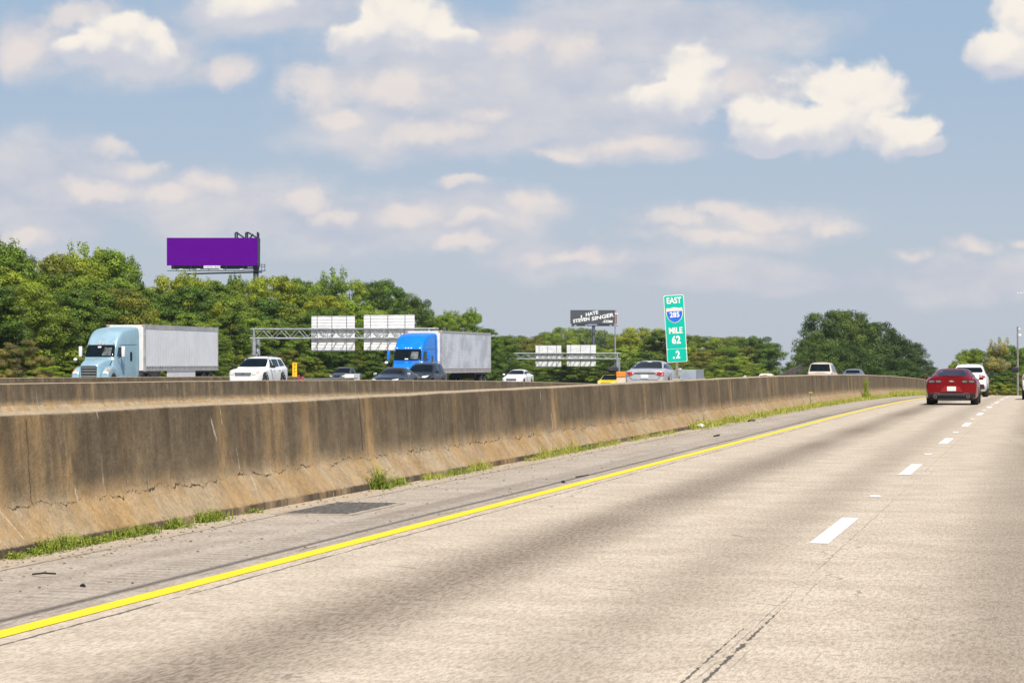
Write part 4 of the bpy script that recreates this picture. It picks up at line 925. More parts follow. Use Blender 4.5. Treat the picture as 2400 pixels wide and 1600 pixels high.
# -- silver sedan seen from behind
sp = sedan_spec()
t = thing('sedan', 'silver sedan seen from behind over the near barrier, left of the green sign', 'car')
M['silver'] = paint('silver_car_paint', (.52, .53, .55), .35, .3); b = carbody(sp, M['silver'], t); bv = bvh_of(b)
patch('rear_window', bv, 'rear', [(-.70, 1.085), (.70, 1.085), (.72, 1.11), (.58, 1.35), (.52, 1.375), (-.52, 1.375), (-.58, 1.35), (-.72, 1.11)], M['glass'], t)
for s_ in (-1, 1):
    lp = patch('tail_lamp', bv, 'rear', [(s_ * .38, .90), (s_ * .58, .785), (s_ * .87, .745), (s_ * .885, .92), (s_ * .60, .94)][::-s_], M['red'], t, .006, .015)[0]
    patch('reverse_lens', bv, 'rear', [(s_ * .43, .888), (s_ * .53, .845), (s_ * .53, .90), (s_ * .47, .905)][::-s_], M['lamp'], lp, .022, .008)
    patch('lamp_divider', bv, 'rear', rrect(*sorted((s_ * .655, s_ * .68)), .785, .92, .005), M['black'], lp, .022, .006)
    patch('amber_lens', bv, 'rear', [(s_ * .69, .79), (s_ * .86, .775), (s_ * .86, .82), (s_ * .69, .825)][::-s_], M['amber'], lp, .022, .004)
patch('trunk_trim', bv, 'rear', [(-.45, .855), (.45, .855), (.47, .90), (-.47, .90)], M['black'], t, .006, .01)
patch('licence_plate', bv, 'rear', rrect(-.165, .165, .67, .83, .015), M['plate'], t, .02, .008)
patch('bumper_seam', bv, 'rear', [(-.55, .60), (.55, .60), (.66, .72), (.645, .73), (.54, .615), (-.54, .615), (-.645, .73), (-.66, .72)], M['black'], t, .002, .004)
patch('brake_light', bv, 'rear', rrect(-.10, .10, 1.355, 1.375, .005), M['white'], t, .012, .008)
side_windows(t, bv, [[(-.72, 1.04), (-.08, 1.05), (-.06, 1.28), (-.2, 1.27)], [(.0, 1.05), (.9, 1.07), (.85, 1.28), (.02, 1.30)], [(.98, 1.07), (1.42, 1.09), (1.1, 1.21), (.95, 1.24)]])
seams(t, bv, (.95, -.05)); mirrors(t, 1.03, -.62, 1.02, M['silver']); underside(t, sp); finish_wheels(t, sp, .22)
place(t, -16.5, W(1483, 0, 100).y + 2.0, .16, math.pi)

# -- white SUV facing the camera
sp = suv_spec(1.77, .995, 5.0, 1.12, .45, .39, -1.0)
M['whitecar'] = paint('white_car_paint', (.80, .80, .79), .0, .3)
t = thing('suv', 'white SUV driving towards the camera in front of the farthest barrier', 'car'); b = carbody(sp, M['whitecar'], t); bv = bvh_of(b)
front_kit(t, bv, sp, M['whitecar'], 1.20, 1.66, .84, W_=.995, wsx=(.76, .66))
side_windows(t, bv, [[(-.55, 1.2), (-.05, 1.2), (-.05, 1.6), (-.2, 1.6)], [(.05, 1.2), (.95, 1.22), (.95, 1.62), (.05, 1.62)], [(1.1, 1.23), (1.95, 1.26), (1.7, 1.60), (1.1, 1.62)]])
for s_ in (-1, 1):
    bm = bmesh.new(); bar(bm, (s_ * .66, -.2, 1.83), (s_ * .66, 1.9, 1.82), .022); bar(bm, (s_ * .66, -.2, 1.74), (s_ * .66, -.2, 1.83), .03); bar(bm, (s_ * .66, 1.9, 1.73), (s_ * .66, 1.9, 1.82), .03); obj('roof_rail', bm, M['black'], t)
for wy in sp['wheels']: patch('arch_trim', bv, 'right', [(wy + .50 * math.cos(a), .39 + .50 * math.sin(a)) for a in np.linspace(0, math.pi, 12)] + [(wy + .42 * math.cos(a), .39 + .42 * math.sin(a)) for a in np.linspace(math.pi, 0, 12)], M['black'], t, .006, .02, mirror=True)
seams(t, bv, (1.0, .0), .4, 1.15, .98); mirrors(t, 1.12, -.72, 1.22, M['black'], .24, .18); underside(t, sp, .28); finish_wheels(t, sp, .26)
D = 128; p = W(572, 0, D); place(t, p.x, p.y + 1.5, .06)

# -- dark sedan facing the camera
sp = sedan_spec(1.44); M['navy'] = paint('dark_navy_car_paint', (.018, .024, .040), .4, .25)
t = thing('sedan', 'dark navy sedan driving towards the camera beside the blue truck', 'car'); b = carbody(sp, M['navy'], t); bv = bvh_of(b)
front_kit(t, bv, sp, M['navy'], 1.04, 1.36, .66, wsx=(.64, .54), amber=False)
side_windows(t, bv, [[(-.72, 1.04), (-.08, 1.05), (-.06, 1.28), (-.2, 1.27)], [(.0, 1.05), (.9, 1.07), (.85, 1.28), (.02, 1.30)], [(.98, 1.07), (1.42, 1.09), (1.1, 1.21), (.95, 1.24)]])
seams(t, bv, (.95, -.05)); mirrors(t, 1.03, -.62, 1.02, M['silver']); underside(t, sp); finish_wheels(t, sp, .22)
D = 138; p = W(890, 0, D); place(t, p.x, p.y + 1.6, -.20)
# -- white sedan
t = thing('sedan', 'white sedan driving towards the camera right of the blue truck', 'car'); sp = sedan_spec(1.45, .90); b = carbody(sp, M['whitecar'], t); bv = bvh_of(b)
front_kit(t, bv, sp, M['whitecar'], 1.04, 1.36, .66, wsx=(.64, .54), amber=False)
side_windows(t, bv, [[(-.72, 1.04), (-.08, 1.05), (-.06, 1.28), (-.2, 1.27)], [(.0, 1.05), (.9, 1.07), (.85, 1.28), (.02, 1.30)], [(.98, 1.07), (1.42, 1.09), (1.1, 1.21), (.95, 1.24)]])
mirrors(t, 1.01, -.62, 1.02, M['whitecar']); underside(t, sp); finish_wheels(t, sp, .22)
D = 190; p = W(1183, 0, D); place(t, p.x, p.y + 1.0, -.50)
# -- dark SUV beside the blue truck
sp = suv_spec(1.82, .98, 4.7, 1.14, .25, .38, -.95)
M['charcoal'] = paint('charcoal_car_paint', (.030, .034, .042), .5, .3)
t = thing('suv', 'dark grey SUV with white headlights in front of the blue truck trailer', 'car'); b = carbody(sp, M['charcoal'], t); bv = bvh_of(b)
front_kit(t, bv, sp, M['charcoal'], 1.24, 1.70, .92, W_=.98, wsx=(.76, .66), amber=False)
side_windows(t, bv, [[(-.5, 1.22), (.0, 1.22), (.0, 1.64), (-.15, 1.64)], [(.1, 1.22), (.95, 1.23), (.95, 1.66), (.1, 1.66)], [(1.08, 1.24), (1.85, 1.26), (1.8, 1.62), (1.08, 1.65)]])
for s_ in (-1, 1): bm = bmesh.new(); bar(bm, (s_ * .64, -.1, 1.87), (s_ * .64, 1.7, 1.86), .02); bar(bm, (s_ * .64, -.1, 1.76), (s_ * .64, -.1, 1.87), .025); bar(bm, (s_ * .64, 1.7, 1.76), (s_ * .64, 1.7, 1.86), .025); obj('roof_rail', bm, M['steel'], t)
seams(t, bv, (1.0, .05), .4, 1.15, .98); mirrors(t, 1.1, -.72, 1.24, M['black'], .24, .2); underside(t, sp, .28); finish_wheels(t, sp, .25)
D = 150; p = W(962, 0, D); place(t, p.x, p.y + 1.2, -.33)
# -- pickup
def pickup_spec():
    h = 2.65
    return dict(L=5.3, wr=.39, wheels=(-1.72, 1.62), crown=.02, crease=.6,
      ys=[-h, -h + .07, -h + .3, -1.2, -1.05, -.7, -.3, .1, .5, .86, .9, .96, 1.0, 1.5, 2.3, 2.55, h],
      w=[(-h, .72), (-h + .12, .84), (-h + .5, .92), (-1.5, .95), (2.3, .95), (h, .92)], zb=[(-h, .42), (-h + .3, .34), (h - .2, .38), (h, .45)],
      belt=[(-h, .92), (-h + .4, 1.0), (-1, 1.08), (.86, 1.12), (1.0, 1.10), (h, 1.12)],
      top=[(-h, 1.0), (-h + .3, 1.10), (-1.2, 1.18), (-.4, 1.66), (.1, 1.77), (.5, 1.77), (.75, 1.70), (.95, 1.22), (1.0, 1.18), (h, 1.19)],
      wt=[(-h, .6), (-2.2, .76), (-1.2, .76), (-.3, .68), (.7, .68), (1.0, .86), (h, .86)])
M['greyblue'] = paint('slate_grey_car_paint', (.075, .095, .115), .55, .3)
t = thing('pickup_truck', 'slate grey pickup truck driving towards the camera beyond the crash cushion', 'pickup truck'); sp = pickup_spec(); b = carbody(sp, M['greyblue'], t); bv = bvh_of(b)
front_kit(t, bv, sp, M['greyblue'], 1.24, 1.66, .90, W_=.95, wsx=(.72, .64), amber=False, grille='none')
for s_ in (-1, 1): patch('grille_trim', bv, 'front', [(s_ * .26, .80), (s_ * .42, .80), (s_ * .50, .96), (s_ * .36, .96)][::s_], M['chrome'], t, .02, .02)
patch('bumper', bv, 'front', rrect(-.80, .80, .52, .72, .05), M['chrome'], t, .02, .06)
side_windows(t, bv, [[(-.62, 1.2), (-.0, 1.2), (-.0, 1.6), (-.2, 1.6)], [(.1, 1.2), (.62, 1.2), (.55, 1.6), (.1, 1.62)]])
patch('cargo_bed', bv, 'top', [(-.72, 1.15), (.72, 1.15), (.72, 2.5), (-.72, 2.5)], M['black'], t, .003, .004)
patch('tail_lamp', bv, 'right', [(2.45, .85), (2.6, .85), (2.6, 1.1), (2.48, 1.1)], M['red'], t, mirror=True)
mirrors(t, 1.06, -.75, 1.25, M['black'], .22, .2); underside(t, sp, .34); finish_wheels(t, sp, .25)
D = 228; p = W(782, 0, D); place(t, p.x, p.y + 1.5, -.72)
# -- yellow SUV with luggage on its roof
sp = suv_spec(1.62, .90, 4.3, 1.02, .2, .35, -.8); M['yellowcar'] = paint('yellow_car_paint', (.85, .58, .01), .0, .35)
t = thing('suv', 'yellow SUV with dark luggage on its roof rack, left of the silver sedan', 'car'); b = carbody(sp, M['yellowcar'], t); bv = bvh_of(b)
front_kit(t, bv, sp, M['yellowcar'], 1.10, 1.50, .80, W_=.9, wsx=(.66, .60), amber=False)
side_windows(t, bv, [[(-.4, 1.12), (.0, 1.12), (.0, 1.46), (-.1, 1.46)], [(.1, 1.12), (.8, 1.12), (.8, 1.48), (.1, 1.48)], [(.92, 1.12), (1.7, 1.14), (1.6, 1.46), (.92, 1.48)]])
bm = bmesh.new(); box(bm, -.62, .66, -.1, 1.3, 1.66, 1.72, .02)
for s_ in (-1, 1):
    for y_ in (0, 1.2): bar(bm, (s_ * .55, y_, 1.55), (s_ * .55, y_, 1.68), .03)
obj('roof_rack', bm, M['black'], t); mirrors(t, 1.0, -.6, 1.15, M['black'], .2, .16); underside(t, sp, .28); finish_wheels(t, sp, .23)
D = 203; p = W(1398, 0, D); y_ = p.y; place(t, p.x, y_ + .8, -1.10)
bm = bmesh.new(); ball(bm, (0, 0, .25), .5, (1.0, .9, .62), 3)
for v_ in bm.verts: v_.co += v_.co.normalized() * random.uniform(-.05, .06); v_.co.z = max(v_.co.z, 0)
o = obj('luggage_bundle', bm, pbsdf('dark_canvas', (.045, .045, .05), .9, var=.5, vscale=5), None); o.location = (p.x + .15, y_ + 1.3, -1.10 + 1.72); tag(o, 'dark lumpy luggage bundle tied on the yellow SUV roof', 'luggage')
# -- tan SUV seen from behind
sp = suv_spec(1.90, .98, 5.1, 1.15, .22, .38, -1.1); M['tancar'] = paint('tan_car_paint', (.62, .53, .44), .1, .35)
def suv_rear(t, bv, H, W_, h, lampc='red', zl=(.98, 1.22), glasstop=.12, gw=(.74, .64), lampw=(.80, .93)):
    patch('rear_window', bv, 'rear', [(-gw[0] * W_, 1.28), (gw[0] * W_, 1.28), (gw[1] * W_, H - glasstop), (-gw[1] * W_, H - glasstop)], M['glass'], t)
    for s_ in (-1, 1): patch('tail_lamp', bv, 'rear', rrect(*sorted((s_ * lampw[0] * W_, s_ * lampw[1] * W_)), zl[0], zl[1], .02), M[lampc], t, .006, .012)
    patch('licence_plate', bv, 'rear', rrect(-.16, .16, .82, .98, .015), M['plate'], t, .015, .008)
t = thing('suv', 'tan SUV with red tail lamps seen from behind beyond the near barrier', 'car'); b = carbody(sp, M['tancar'], t); bv = bvh_of(b)
suv_rear(t, bv, 1.90, .98, 2.55); side_windows(t, bv, [[(-.6, 1.24), (.0, 1.24), (.0, 1.72), (-.3, 1.68)], [(.1, 1.24), (1.0, 1.25), (1.0, 1.74), (.1, 1.74)], [(1.1, 1.25), (2.1, 1.27), (2.0, 1.70), (1.1, 1.74)]])
mirrors(t, 1.12, -.95, 1.3, M['black'], .22, .2); underside(t, sp, .28); finish_wheels(t, sp, .25)
D = 163; p = W(1884, 0, D); place(t, p.x, p.y + 2.3, -.40, math.pi)
# -- small grey crossover seen from behind
sp = suv_spec(1.56, .92, 4.5, 1.02, .5, .34, -.9); M['greycar'] = paint('blue_grey_car_paint', (.20, .23, .28), .5, .3)
t = thing('crossover', 'small blue-grey crossover seen from behind, right of the tan SUV', 'car'); b = carbody(sp, M['greycar'], t); bv = bvh_of(b)
patch('rear_window', bv, 'rear', [(-.60, 1.22), (.60, 1.22), (.54, 1.46), (-.54, 1.46)], M['glass'], t)
for s_ in (-1, 1): patch('tail_lamp', bv, 'rear', [(s_ * .52, 1.02), (s_ * .84, 1.0), (s_ * .82, 1.14), (s_ * .56, 1.10)][::-s_], M['red'], t, .006, .012)
patch('licence_plate', bv, 'rear', rrect(-.16, .16, .95, 1.08, .015), M['plate'], t, .012, .008)
side_windows(t, bv, [[(-.4, 1.12), (.0, 1.12), (.0, 1.42), (-.1, 1.42)], [(.1, 1.12), (.9, 1.14), (.9, 1.44), (.1, 1.44)]])
mirrors(t, 1.04, -.65, 1.12, M['black']); underside(t, sp, .25); finish_wheels(t, sp, .22)
D = 198; p = W(1958, 0, D); place(t, p.x, p.y + 2.2, -.62, math.pi)
# -- white SUV ahead of the coupe
sp = suv_spec(1.70, .93, 4.65, 1.08, .42, .37, -.95)
t = thing('suv', 'white SUV with dark red tail lamps ahead of the red coupe', 'car'); b = carbody(sp, M['whitecar'], t); bv = bvh_of(b)
patch('rear_window', bv, 'rear', [(-.66, 1.28), (.66, 1.28), (.70, 1.36), (.60, 1.54), (-.60, 1.54), (-.70, 1.36)], M['glass'], t)
for s_ in (-1, 1):
    lp = patch('tail_lamp', bv, 'rear', [(s_ * .50, 1.12), (s_ * .58, 1.04), (s_ * .84, 1.0), (s_ * .87, 1.16), (s_ * .74, 1.20), (s_ * .52, 1.17)][::-s_], M['darkred'], t, .006, .014)[0]
    patch('reverse_lens', bv, 'rear', [(s_ * .50, 1.12), (s_ * .56, 1.05), (s_ * .66, 1.03), (s_ * .66, 1.10)][::-s_], M['lamp'], lp, .024, .006)
    patch('reflector', bv, 'rear', rrect(*sorted((s_ * .60, s_ * .76)), .64, .67, .01), M['red'], t, .03, .012)
patch('rear_bumper', bv, 'rear', [(-.80, .42), (.80, .42), (.84, .55), (.72, .68), (-.72, .68), (-.84, .55)], M['black'], t, .008, .02)
patch('licence_plate', bv, 'rear', rrect(-.16, .16, .86, 1.02, .015), M['plate'], t, .015, .008)
side_windows(t, bv, [[(-.5, 1.18), (.0, 1.18), (.0, 1.52), (-.1, 1.52)], [(.1, 1.18), (.95, 1.19), (.95, 1.54), (.1, 1.54)], [(1.05, 1.2), (1.75, 1.23), (1.5, 1.50), (1.05, 1.52)]])
for s_ in (-1, 1): bm = bmesh.new(); bar(bm, (s_ * .60, -.1, 1.75), (s_ * .60, 1.6, 1.73), .02); bar(bm, (s_ * .60, 1.6, 1.64), (s_ * .60, 1.6, 1.74), .03); bar(bm, (s_ * .60, -.1, 1.66), (s_ * .60, -.1, 1.75), .03); obj('roof_rail', bm, M['steel'], t)
mirrors(t, 1.08, -.72, 1.18, M['glass2'], .22, .18); underside(t, sp, .28); finish_wheels(t, sp, .26, None, 'rim')
D = 121; p = W(2226, 0, D); place(t, p.x, p.y + 2.1, None, math.pi)
# -- pickup at the right edge, only its left flank in view
sp = pickup_spec(); t = thing('pickup_truck', 'white truck with a big towing mirror cut off by the right edge of the photograph', 'pickup truck'); b = carbody(sp, M['whitecar'], t); bv = bvh_of(b)
patch('rear_window', bv, 'rear', rrect(-.62, .62, 1.3, 1.62, .04), M['glass'], t)
patch('tail_lamp', bv, 'rear', rrect(.84, .93, .86, 1.12, .01), M['red'], t, mirror=True); patch('tail_lamp', bv, 'right', rrect(2.5, 2.62, .86, 1.12, .01), M['red'], t, .004, .01, mirror=True)
patch('bumper', bv, 'rear', rrect(-.85, .85, .5, .66, .04), M['chrome'], t, .02, .08)
mirrors(t, 1.28, -.75, 1.33, M['black'], .30, .26); underside(t, sp, .34); finish_wheels(t, sp, .26, .96, 'black')
place(t, xu(2346, 106)[0] + .97, 106 + 2.6, None, math.pi)
# -- far white van and far box truck
sp = suv_spec(2.05, .95, 4.8, 1.2, .12, .36, -1.3)
t = thing('van', 'white van top showing over the near barrier left of the big dark pines', 'van'); b = carbody(sp, M['whitecar'], t); bv = bvh_of(b); suv_rear(t, bv, 2.05, .95, 2.4, gw=(.7, .62), glasstop=.2)
patch('warning_strip', bv, 'rear', rrect(-.25, .25, 1.86, 1.93, .02), M['amber'], t, .006, .01); underside(t, sp, .28); finish_wheels(t, sp, .23)
D = 262; p = W(1763, 0, D); place(t, p.x, p.y, top_at(1763, 857, D) - 2.07, math.pi)

# ------------------------------------------------------------------ articulated trucks
M['palepatch'] = pbsdf('light_window_shade', (.16, .18, .17), .25, var=.75, vscale=2.2)  # blotchy pale patch that gives the windshield its lighter right half
def semi(name_label, cab, trailer_side, mirror_mat, L_tr, corr, skirt, tw=.0):
    t = thing('semi_truck', name_label, 'truck')
    def sec(y, wb, wt, zb_, zt, r=.12, sh=None):
        zm = (zb_ + zt) / 2
        return (y, [(0, zb_), (wb * .9, zb_), (wb, zb_ + .06), ((wb + wt) / 2 + .01, zm), (wt, zt - r * 1.3), (wt - r * .35, zt - r * .35), (wt - r * 1.5, zt), (0, zt + .02)])
    hood = loft('hood', [sec(.0, .60, .56, .62, 1.50), sec(.08, .70, .62, .56, 1.62), sec(.5, .74, .68, .56, 1.76), sec(1.1, .84, .76, .7, 1.90), sec(1.75, .95, .88, .7, 2.02)], cab, t)
    cabo = loft('cab', [sec(1.50, 1.02, .93, .75, 2.03, .10), sec(1.60, 1.05, .95, .70, 2.16, .10), sec(1.85, 1.10, .97, .60, 2.52, .10), sec(2.02, 1.12, .98, .60, 2.78, .10), sec(2.2, 1.13, 1.0, .55, 3.10, .16), sec(2.55, 1.15, 1.04, .55, 3.48, .22), sec(3.0, 1.17, 1.08, .55, 3.74, .24), sec(3.7, 1.20, 1.14, .55, 3.86, .22), sec(4.9, 1.22, 1.20, .55, 3.92, .16), sec(5.15, 1.22, 1.20, .55, 3.92, .14)], cab, t, 2, .7)
    bv = bvh_of(cabo); bh = bvh_of(hood)
    patch('windshield', bv, 'front', [(-.93, 2.03), (.93, 2.03), (.97, 2.08), (.92, 2.68), (.87, 2.74), (-.87, 2.74), (-.92, 2.68), (-.97, 2.08)], M['glass'], t, .01, .01)
    patch('pale_patch', bv, 'front', [(.20, 2.12), (.78, 2.10), (.74, 2.60), (.26, 2.62)], M['palepatch'], t, .022, .004); patch('sticker', bv, 'front', rrect(-.20, .02, 2.60, 2.68, .02) if cab.name.startswith('light') else rrect(-.14, .10, 2.08, 2.15, .02), M['white'], t, .024, .004)
    patch('sun_visor', bv, 'front', [(-.92, 2.78), (.92, 2.78), (.92, 2.92), (-.92, 2.92)], cab, t, .02, .04)
    for x_ in (-.8, -.2, 0, .2, .8):
        patch('marker_lamp', bv, 'front', rrect(x_ - .045, x_ + .045, 2.83, 2.89, .012), M['amber'] if cab.name.startswith('light') else M['white'], t, .065, .03)
    patch('door_window', bv, 'right', [(1.98, 2.05), (2.72, 2.05), (2.72, 2.58), (2.2, 2.60)], M['glass2'], t, mirror=True)
    patch('sleeper_window', bv, 'right', rrect(3.75, 4.05, 1.75, 2.35, .12, 5), M['glass'], t, mirror=True)
    patch('door_gap', bv, 'right', [(2.86, .9), (2.89, .9), (2.89, 2.7), (2.86, 2.7)], M['black'], t, .002, .004, mirror=True, cell=.3)
    patch('cab_seam', bv, 'right', [(2.3, 2.74), (5.0, 2.80), (5.0, 2.82), (2.3, 2.765)], M['black'], t, .002, .004, mirror=True, cell=.3)
    patch('side_extender', bv, 'right', [(4.75, .8), (5.12, .8), (5.12, 3.75), (4.75, 3.75)], cab, t, .01, .03, mirror=True, cell=.4)
    g_ = patch('grille', bh, 'front', [(-.50, .72), (.50, .72), (.52, 1.40), (.46, 1.46), (-.46, 1.46), (-.52, 1.40)], M['black'], t, .01, .015)[0]
    for k in range(4): patch('grille_bar', bh, 'front', rrect(-.48, .48, .82 + .17 * k, .87 + .17 * k, .015), M['chrome'], g_, .03, .02)
    for s_ in (-1, 1):
        fl = loft('fender', [(y_, [(0, z0), (.22, z0), (.24, z0 + .05), (.24, z1 - .1), (.18, z1), (0, z1 + .01)]) for y_, z0, z1 in ((.16, .62, .98), (.28, .60, 1.18), (.55, .62, 1.34), (.78, 1.0, 1.42), (1.3, 1.05, 1.42), (1.62, .66, 1.34), (1.8, .60, 1.2))], cab, t)
        for v_ in fl.data.vertices: v_.co.x += s_ * .97
        bf = bvh_of(fl)
        lp = patch('headlight', bf, 'front', [(s_ * .80, 1.00), (s_ * 1.16, .98), (s_ * 1.18, 1.18), (s_ * 1.05, 1.26)][::s_], M['lamp'], t, .01, .02)[0]
        patch('turn_signal', bf, 'front', [(s_ * 1.02, 1.16), (s_ * 1.17, 1.12), (s_ * 1.18, 1.24), (s_ * 1.08, 1.29)][::s_], M['amber'], lp, .035, .01)
        bm = bmesh.new(); box(bm, s_ * 1.42 - .10, s_ * 1.42 + .10, 1.95, 2.12, 2.02, 2.68, .04); o = obj('side_mirror', bm, mirror_mat, t, True)
        bm = bmesh.new(); bar(bm, (s_ * 1.08, 2.0, 1.95), (s_ * 1.40, 2.03, 2.08), .03); bar(bm, (s_ * 1.08, 2.1, 2.62), (s_ * 1.40, 2.05, 2.60), .02); obj('mirror_arm', bm, M['black'], o)
        bm = bmesh.new(); ball(bm, (s_ * 1.22, .75, 1.86), .12, (1.15, .7, .8), 2); o = obj('hood_mirror', bm, M['white'], t, True)
        bm = bmesh.new(); bar(bm, (s_ * .92, 1.1, 1.50), (s_ * 1.20, .78, 1.80), .028); obj('mirror_arm', bm, M['black'], o)
        bm = bmesh.new(); box(bm, s_ * 1.02 - .18, s_ * 1.02 + .18, 2.4, 4.6, .35, .80, .05); obj('fuel_tank', bm, M['chrome'] if s_ > 0 else M['steel'], t, True)
    bm = bmesh.new(); box(bm, -1.22, 1.22, -.05, .40, .32, .72, .08); obj('bumper', bm, cab, t, True)
    bm = bmesh.new(); bar(bm, (-.0, 5.3, 1.0), (-.0, 5.3, 3.6), .07, 8); box(bm, -.4, .4, 1.5, 7.6, .62, .92); obj('chassis', bm, M['black'], t)
    for s_ in (-1, 1):
        wheel(t, s_ * 1.05, 1.05, .5, .30, 'rim')
        for y_ in (5.7, 6.95): wheel(t, s_ * .98, y_, .5, .55, 'rim')
    # trailer
    y0 = 5.95; y1 = y0 + L_tr; z0, z1 = 1.16, 4.10; hw = 1.30
    bm = bmesh.new(); box(bm, -hw + .02, hw - .02, y0 + .02, y1 - .02, z0 + .05, z1 - .02, 0); tb = obj('trailer_box', bm, M['trailerwhite'], t)
    bm = bmesh.new(); n_ = 17 if corr else 1
    if corr:
        for s_ in (-1, 1):
            for k in range(n_):
                za = z0 + .30 + (z1 - z0 - .50) * k / n_; zc = za + (z1 - z0 - .50) / n_
                h1 = za + (zc - za) * .62
                P_ = [(hw - .022, za), (hw + .004, za + .03), (hw + .004, h1), (hw - .022, h1 + .05), (hw - .022, zc)]
                for a, b_ in zip(P_, P_[1:]): q = [bm.verts.new((s_ * a[0], y0 + .08, a[1])), bm.verts.new((s_ * a[0], y1 - .08, a[1])), bm.verts.new((s_ * b_[0], y1 - .08, b_[1])), bm.verts.new((s_ * b_[0], y0 + .08, b_[1]))]; bm.faces.new(q)
        bmesh.ops.recalc_face_normals(bm, faces=bm.faces)
    else:
        for s_ in (-1, 1):
            n_ = 28; 
            for k in range(n_):
                ya = y0 + .08 + (y1 - y0 - .16) * k / n_; yb = ya + (y1 - y0 - .16) / n_
                box(bm, s_ * hw - .012 * s_ if s_ > 0 else -hw - .0, hw if s_ > 0 else -hw + .012, ya, yb - .02, z0 + .28, z1 - .30)
    for s_ in (-1, 1):
        b2 = bm.copy(); bmesh.ops.delete(b2, geom=[f for f in b2.faces if f.calc_center_median().x * s_ < 0], context='FACES'); bmesh.ops.delete(b2, geom=[v_ for v_ in b2.verts if not v_.link_faces], context='VERTS')
        obj('side_panel', b2, trailer_side, t)
    bm.free(); bm = bmesh.new()
    for s_ in (-1, 1):
        box(bm, *sorted((s_ * (hw - .03), s_ * (hw + .012))), y0 + .05, y1 - .05, z1 - .29 if not corr else z1 - .16, z1, 0)
    obj('top_rail', bm, M['alu'], t)
    bm = bmesh.new()
    for s_ in (-1, 1): box(bm, *sorted((s_ * (hw - .03), s_ * (hw + .012))), y0 + .05, y1 - .05, z0 - .03, z0 + .27, 0)
    br = obj('bottom_rail', bm, M['alu'], t)
    bm = bmesh.new()
    for k in range(int(L_tr / .45)):
        y_ = y0 + .3 + k * .45
        for s_ in (-1, 1): box(bm, *sorted((s_ * (hw + .010), s_ * (hw + .018))), y_, y_ + .16, z0 + .16, z0 + .22)
    obj('reflective_tape', bm, M['red' if corr else 'black'], br)
    bm = bmesh.new()
    for s_ in (-1, 1): box(bm, *sorted((s_ * (hw - .10), s_ * (hw + .016))), y0 - .01, y0 + .12, z0 - .05, z1 + .01, .01); box(bm, *sorted((s_ * (hw - .06), s_ * (hw + .014))), y1 - .08, y1 + .02, z0 - .05, z1 + .01, .01)
    obj('corner_post', bm, M['alu'], t)
    bm = bmesh.new(); box(bm, -hw + .12, hw - .12, y0 - .015, y0 + .018, z0, z1 - .05); obj('front_wall', bm, M['white'], t)
    bm = bmesh.new(); box(bm, -hw + .08, hw - .08, y1 - .015, y1 + .02, z0, z1 - .05); obj('rear_door', bm, M['trailerwhite'], t)
    for s_ in (-1, 1):
        bm = bmesh.new(); box(bm, s_ * (hw - .14) - .08, s_ * (hw - .14) + .08, y0 - .04, y0 - .012, z1 - .10, z1 - .04, .01); obj('clearance_lamp', bm, M['amber'], t)
    bm = bmesh.new()
    if skirt:
        for s_ in (-1, 1): box(bm, *sorted((s_ * 1.24, s_ * 1.27)), y0 + 4.0, y0 + 9.2, .42, z0 - .03)
    else:
        for s_ in (-1, 1): box(bm, s_ * 1.0 - .08, s_ * 1.0 + .08, y0 + 2.2, y0 + 2.4, .25, z0)
    obj('side_skirt' if skirt else 'landing_leg', bm, M['trailerwhite'] if skirt else M['steel'], t)
    bm = bmesh.new(); box(bm, -.9, .9, y1 - 3.6, y1 - .2, .70, 1.10); obj('trailer_frame', bm, M['black'], t)
    for s_ in (-1, 1):
        for y_ in (y1 - 2.6, y1 - 1.35): wheel(t, s_ * .98, y_, .5, .55, 'rim')
    return t
M['trailerwhite'] = pbsdf('white_trailer_paint', (.66, .67, .68), .45, var=.1, vscale=.8)
M['trailerside'] = pbsdf('grey_white_trailer_side', (.74, .75, .77), .4, .05, var=.08, vscale=.9)
M['alu'] = pbsdf('aluminium_rail', (.58, .56, .54), .45, .5, var=.25, vscale=2)
M['corr'] = pbsdf('corrugated_aluminium', (.74, .76, .80), .4, .15, var=.3, vscale=.7)
M['ltblue'] = paint('light_blue_truck_paint', (.33, .50, .58), .25, .35); M['brblue'] = paint('bright_blue_truck_paint', (.005, .22, .78), .15, .3)
t = semi('light blue semi truck with a plain white trailer, behind the farthest barrier', M['ltblue'], M['trailerside'], M['white'], 13.6, False, True)
p = W(333, 745, 150); place(t, p.x - 1.3, p.y - 5.95, p.z - 4.10)
t = semi('bright blue semi truck with a ribbed silver trailer, behind the two dark cars', M['brblue'], M['corr'], M['brblue'], 15.0, True, False)
p = W(1014, 759, 164); place(t, p.x - 1.3, p.y - 5.95, p.z - 4.10)
# far box truck beyond the sign post
M['boxgrey'] = pbsdf('dull_grey_box', (.30, .34, .37), .6, var=.15, vscale=.8)
t = thing('box_truck', 'distant pale box truck seen just right of the green sign post', 'truck')
bm = bmesh.new(); box(bm, -1.15, 1.15, -3, 3, .9, 3.1, .03); o = obj('cargo_box', bm, M['boxgrey'], t)
bm = bmesh.new(); box(bm, -1.0, 1.0, 3.05, 4.9, .5, 2.3, .25); obj('cab', bm, M['whitecar'], t, True)
bm = bmesh.new(); box(bm, -1.1, 1.1, -3.05, -2.99, 1.0, 3.0, .01); box(bm, -.02, .02, -3.07, -3.04, 1.0, 3.0); obj('rear_door', bm, M['boxgrey'], o)
bm = bmesh.new(); 
for i, (x_, z_, w_, h_) in enumerate(((-.7, 2.1, .5, .12), (-.5, 1.85, .3, .1), (-.1, 1.9, .35, .3), (.3, 2.3, .5, .14), (.4, 1.7, .3, .1))): box(bm, x_, x_ + w_, -3.066, -3.052, z_, z_ + h_)
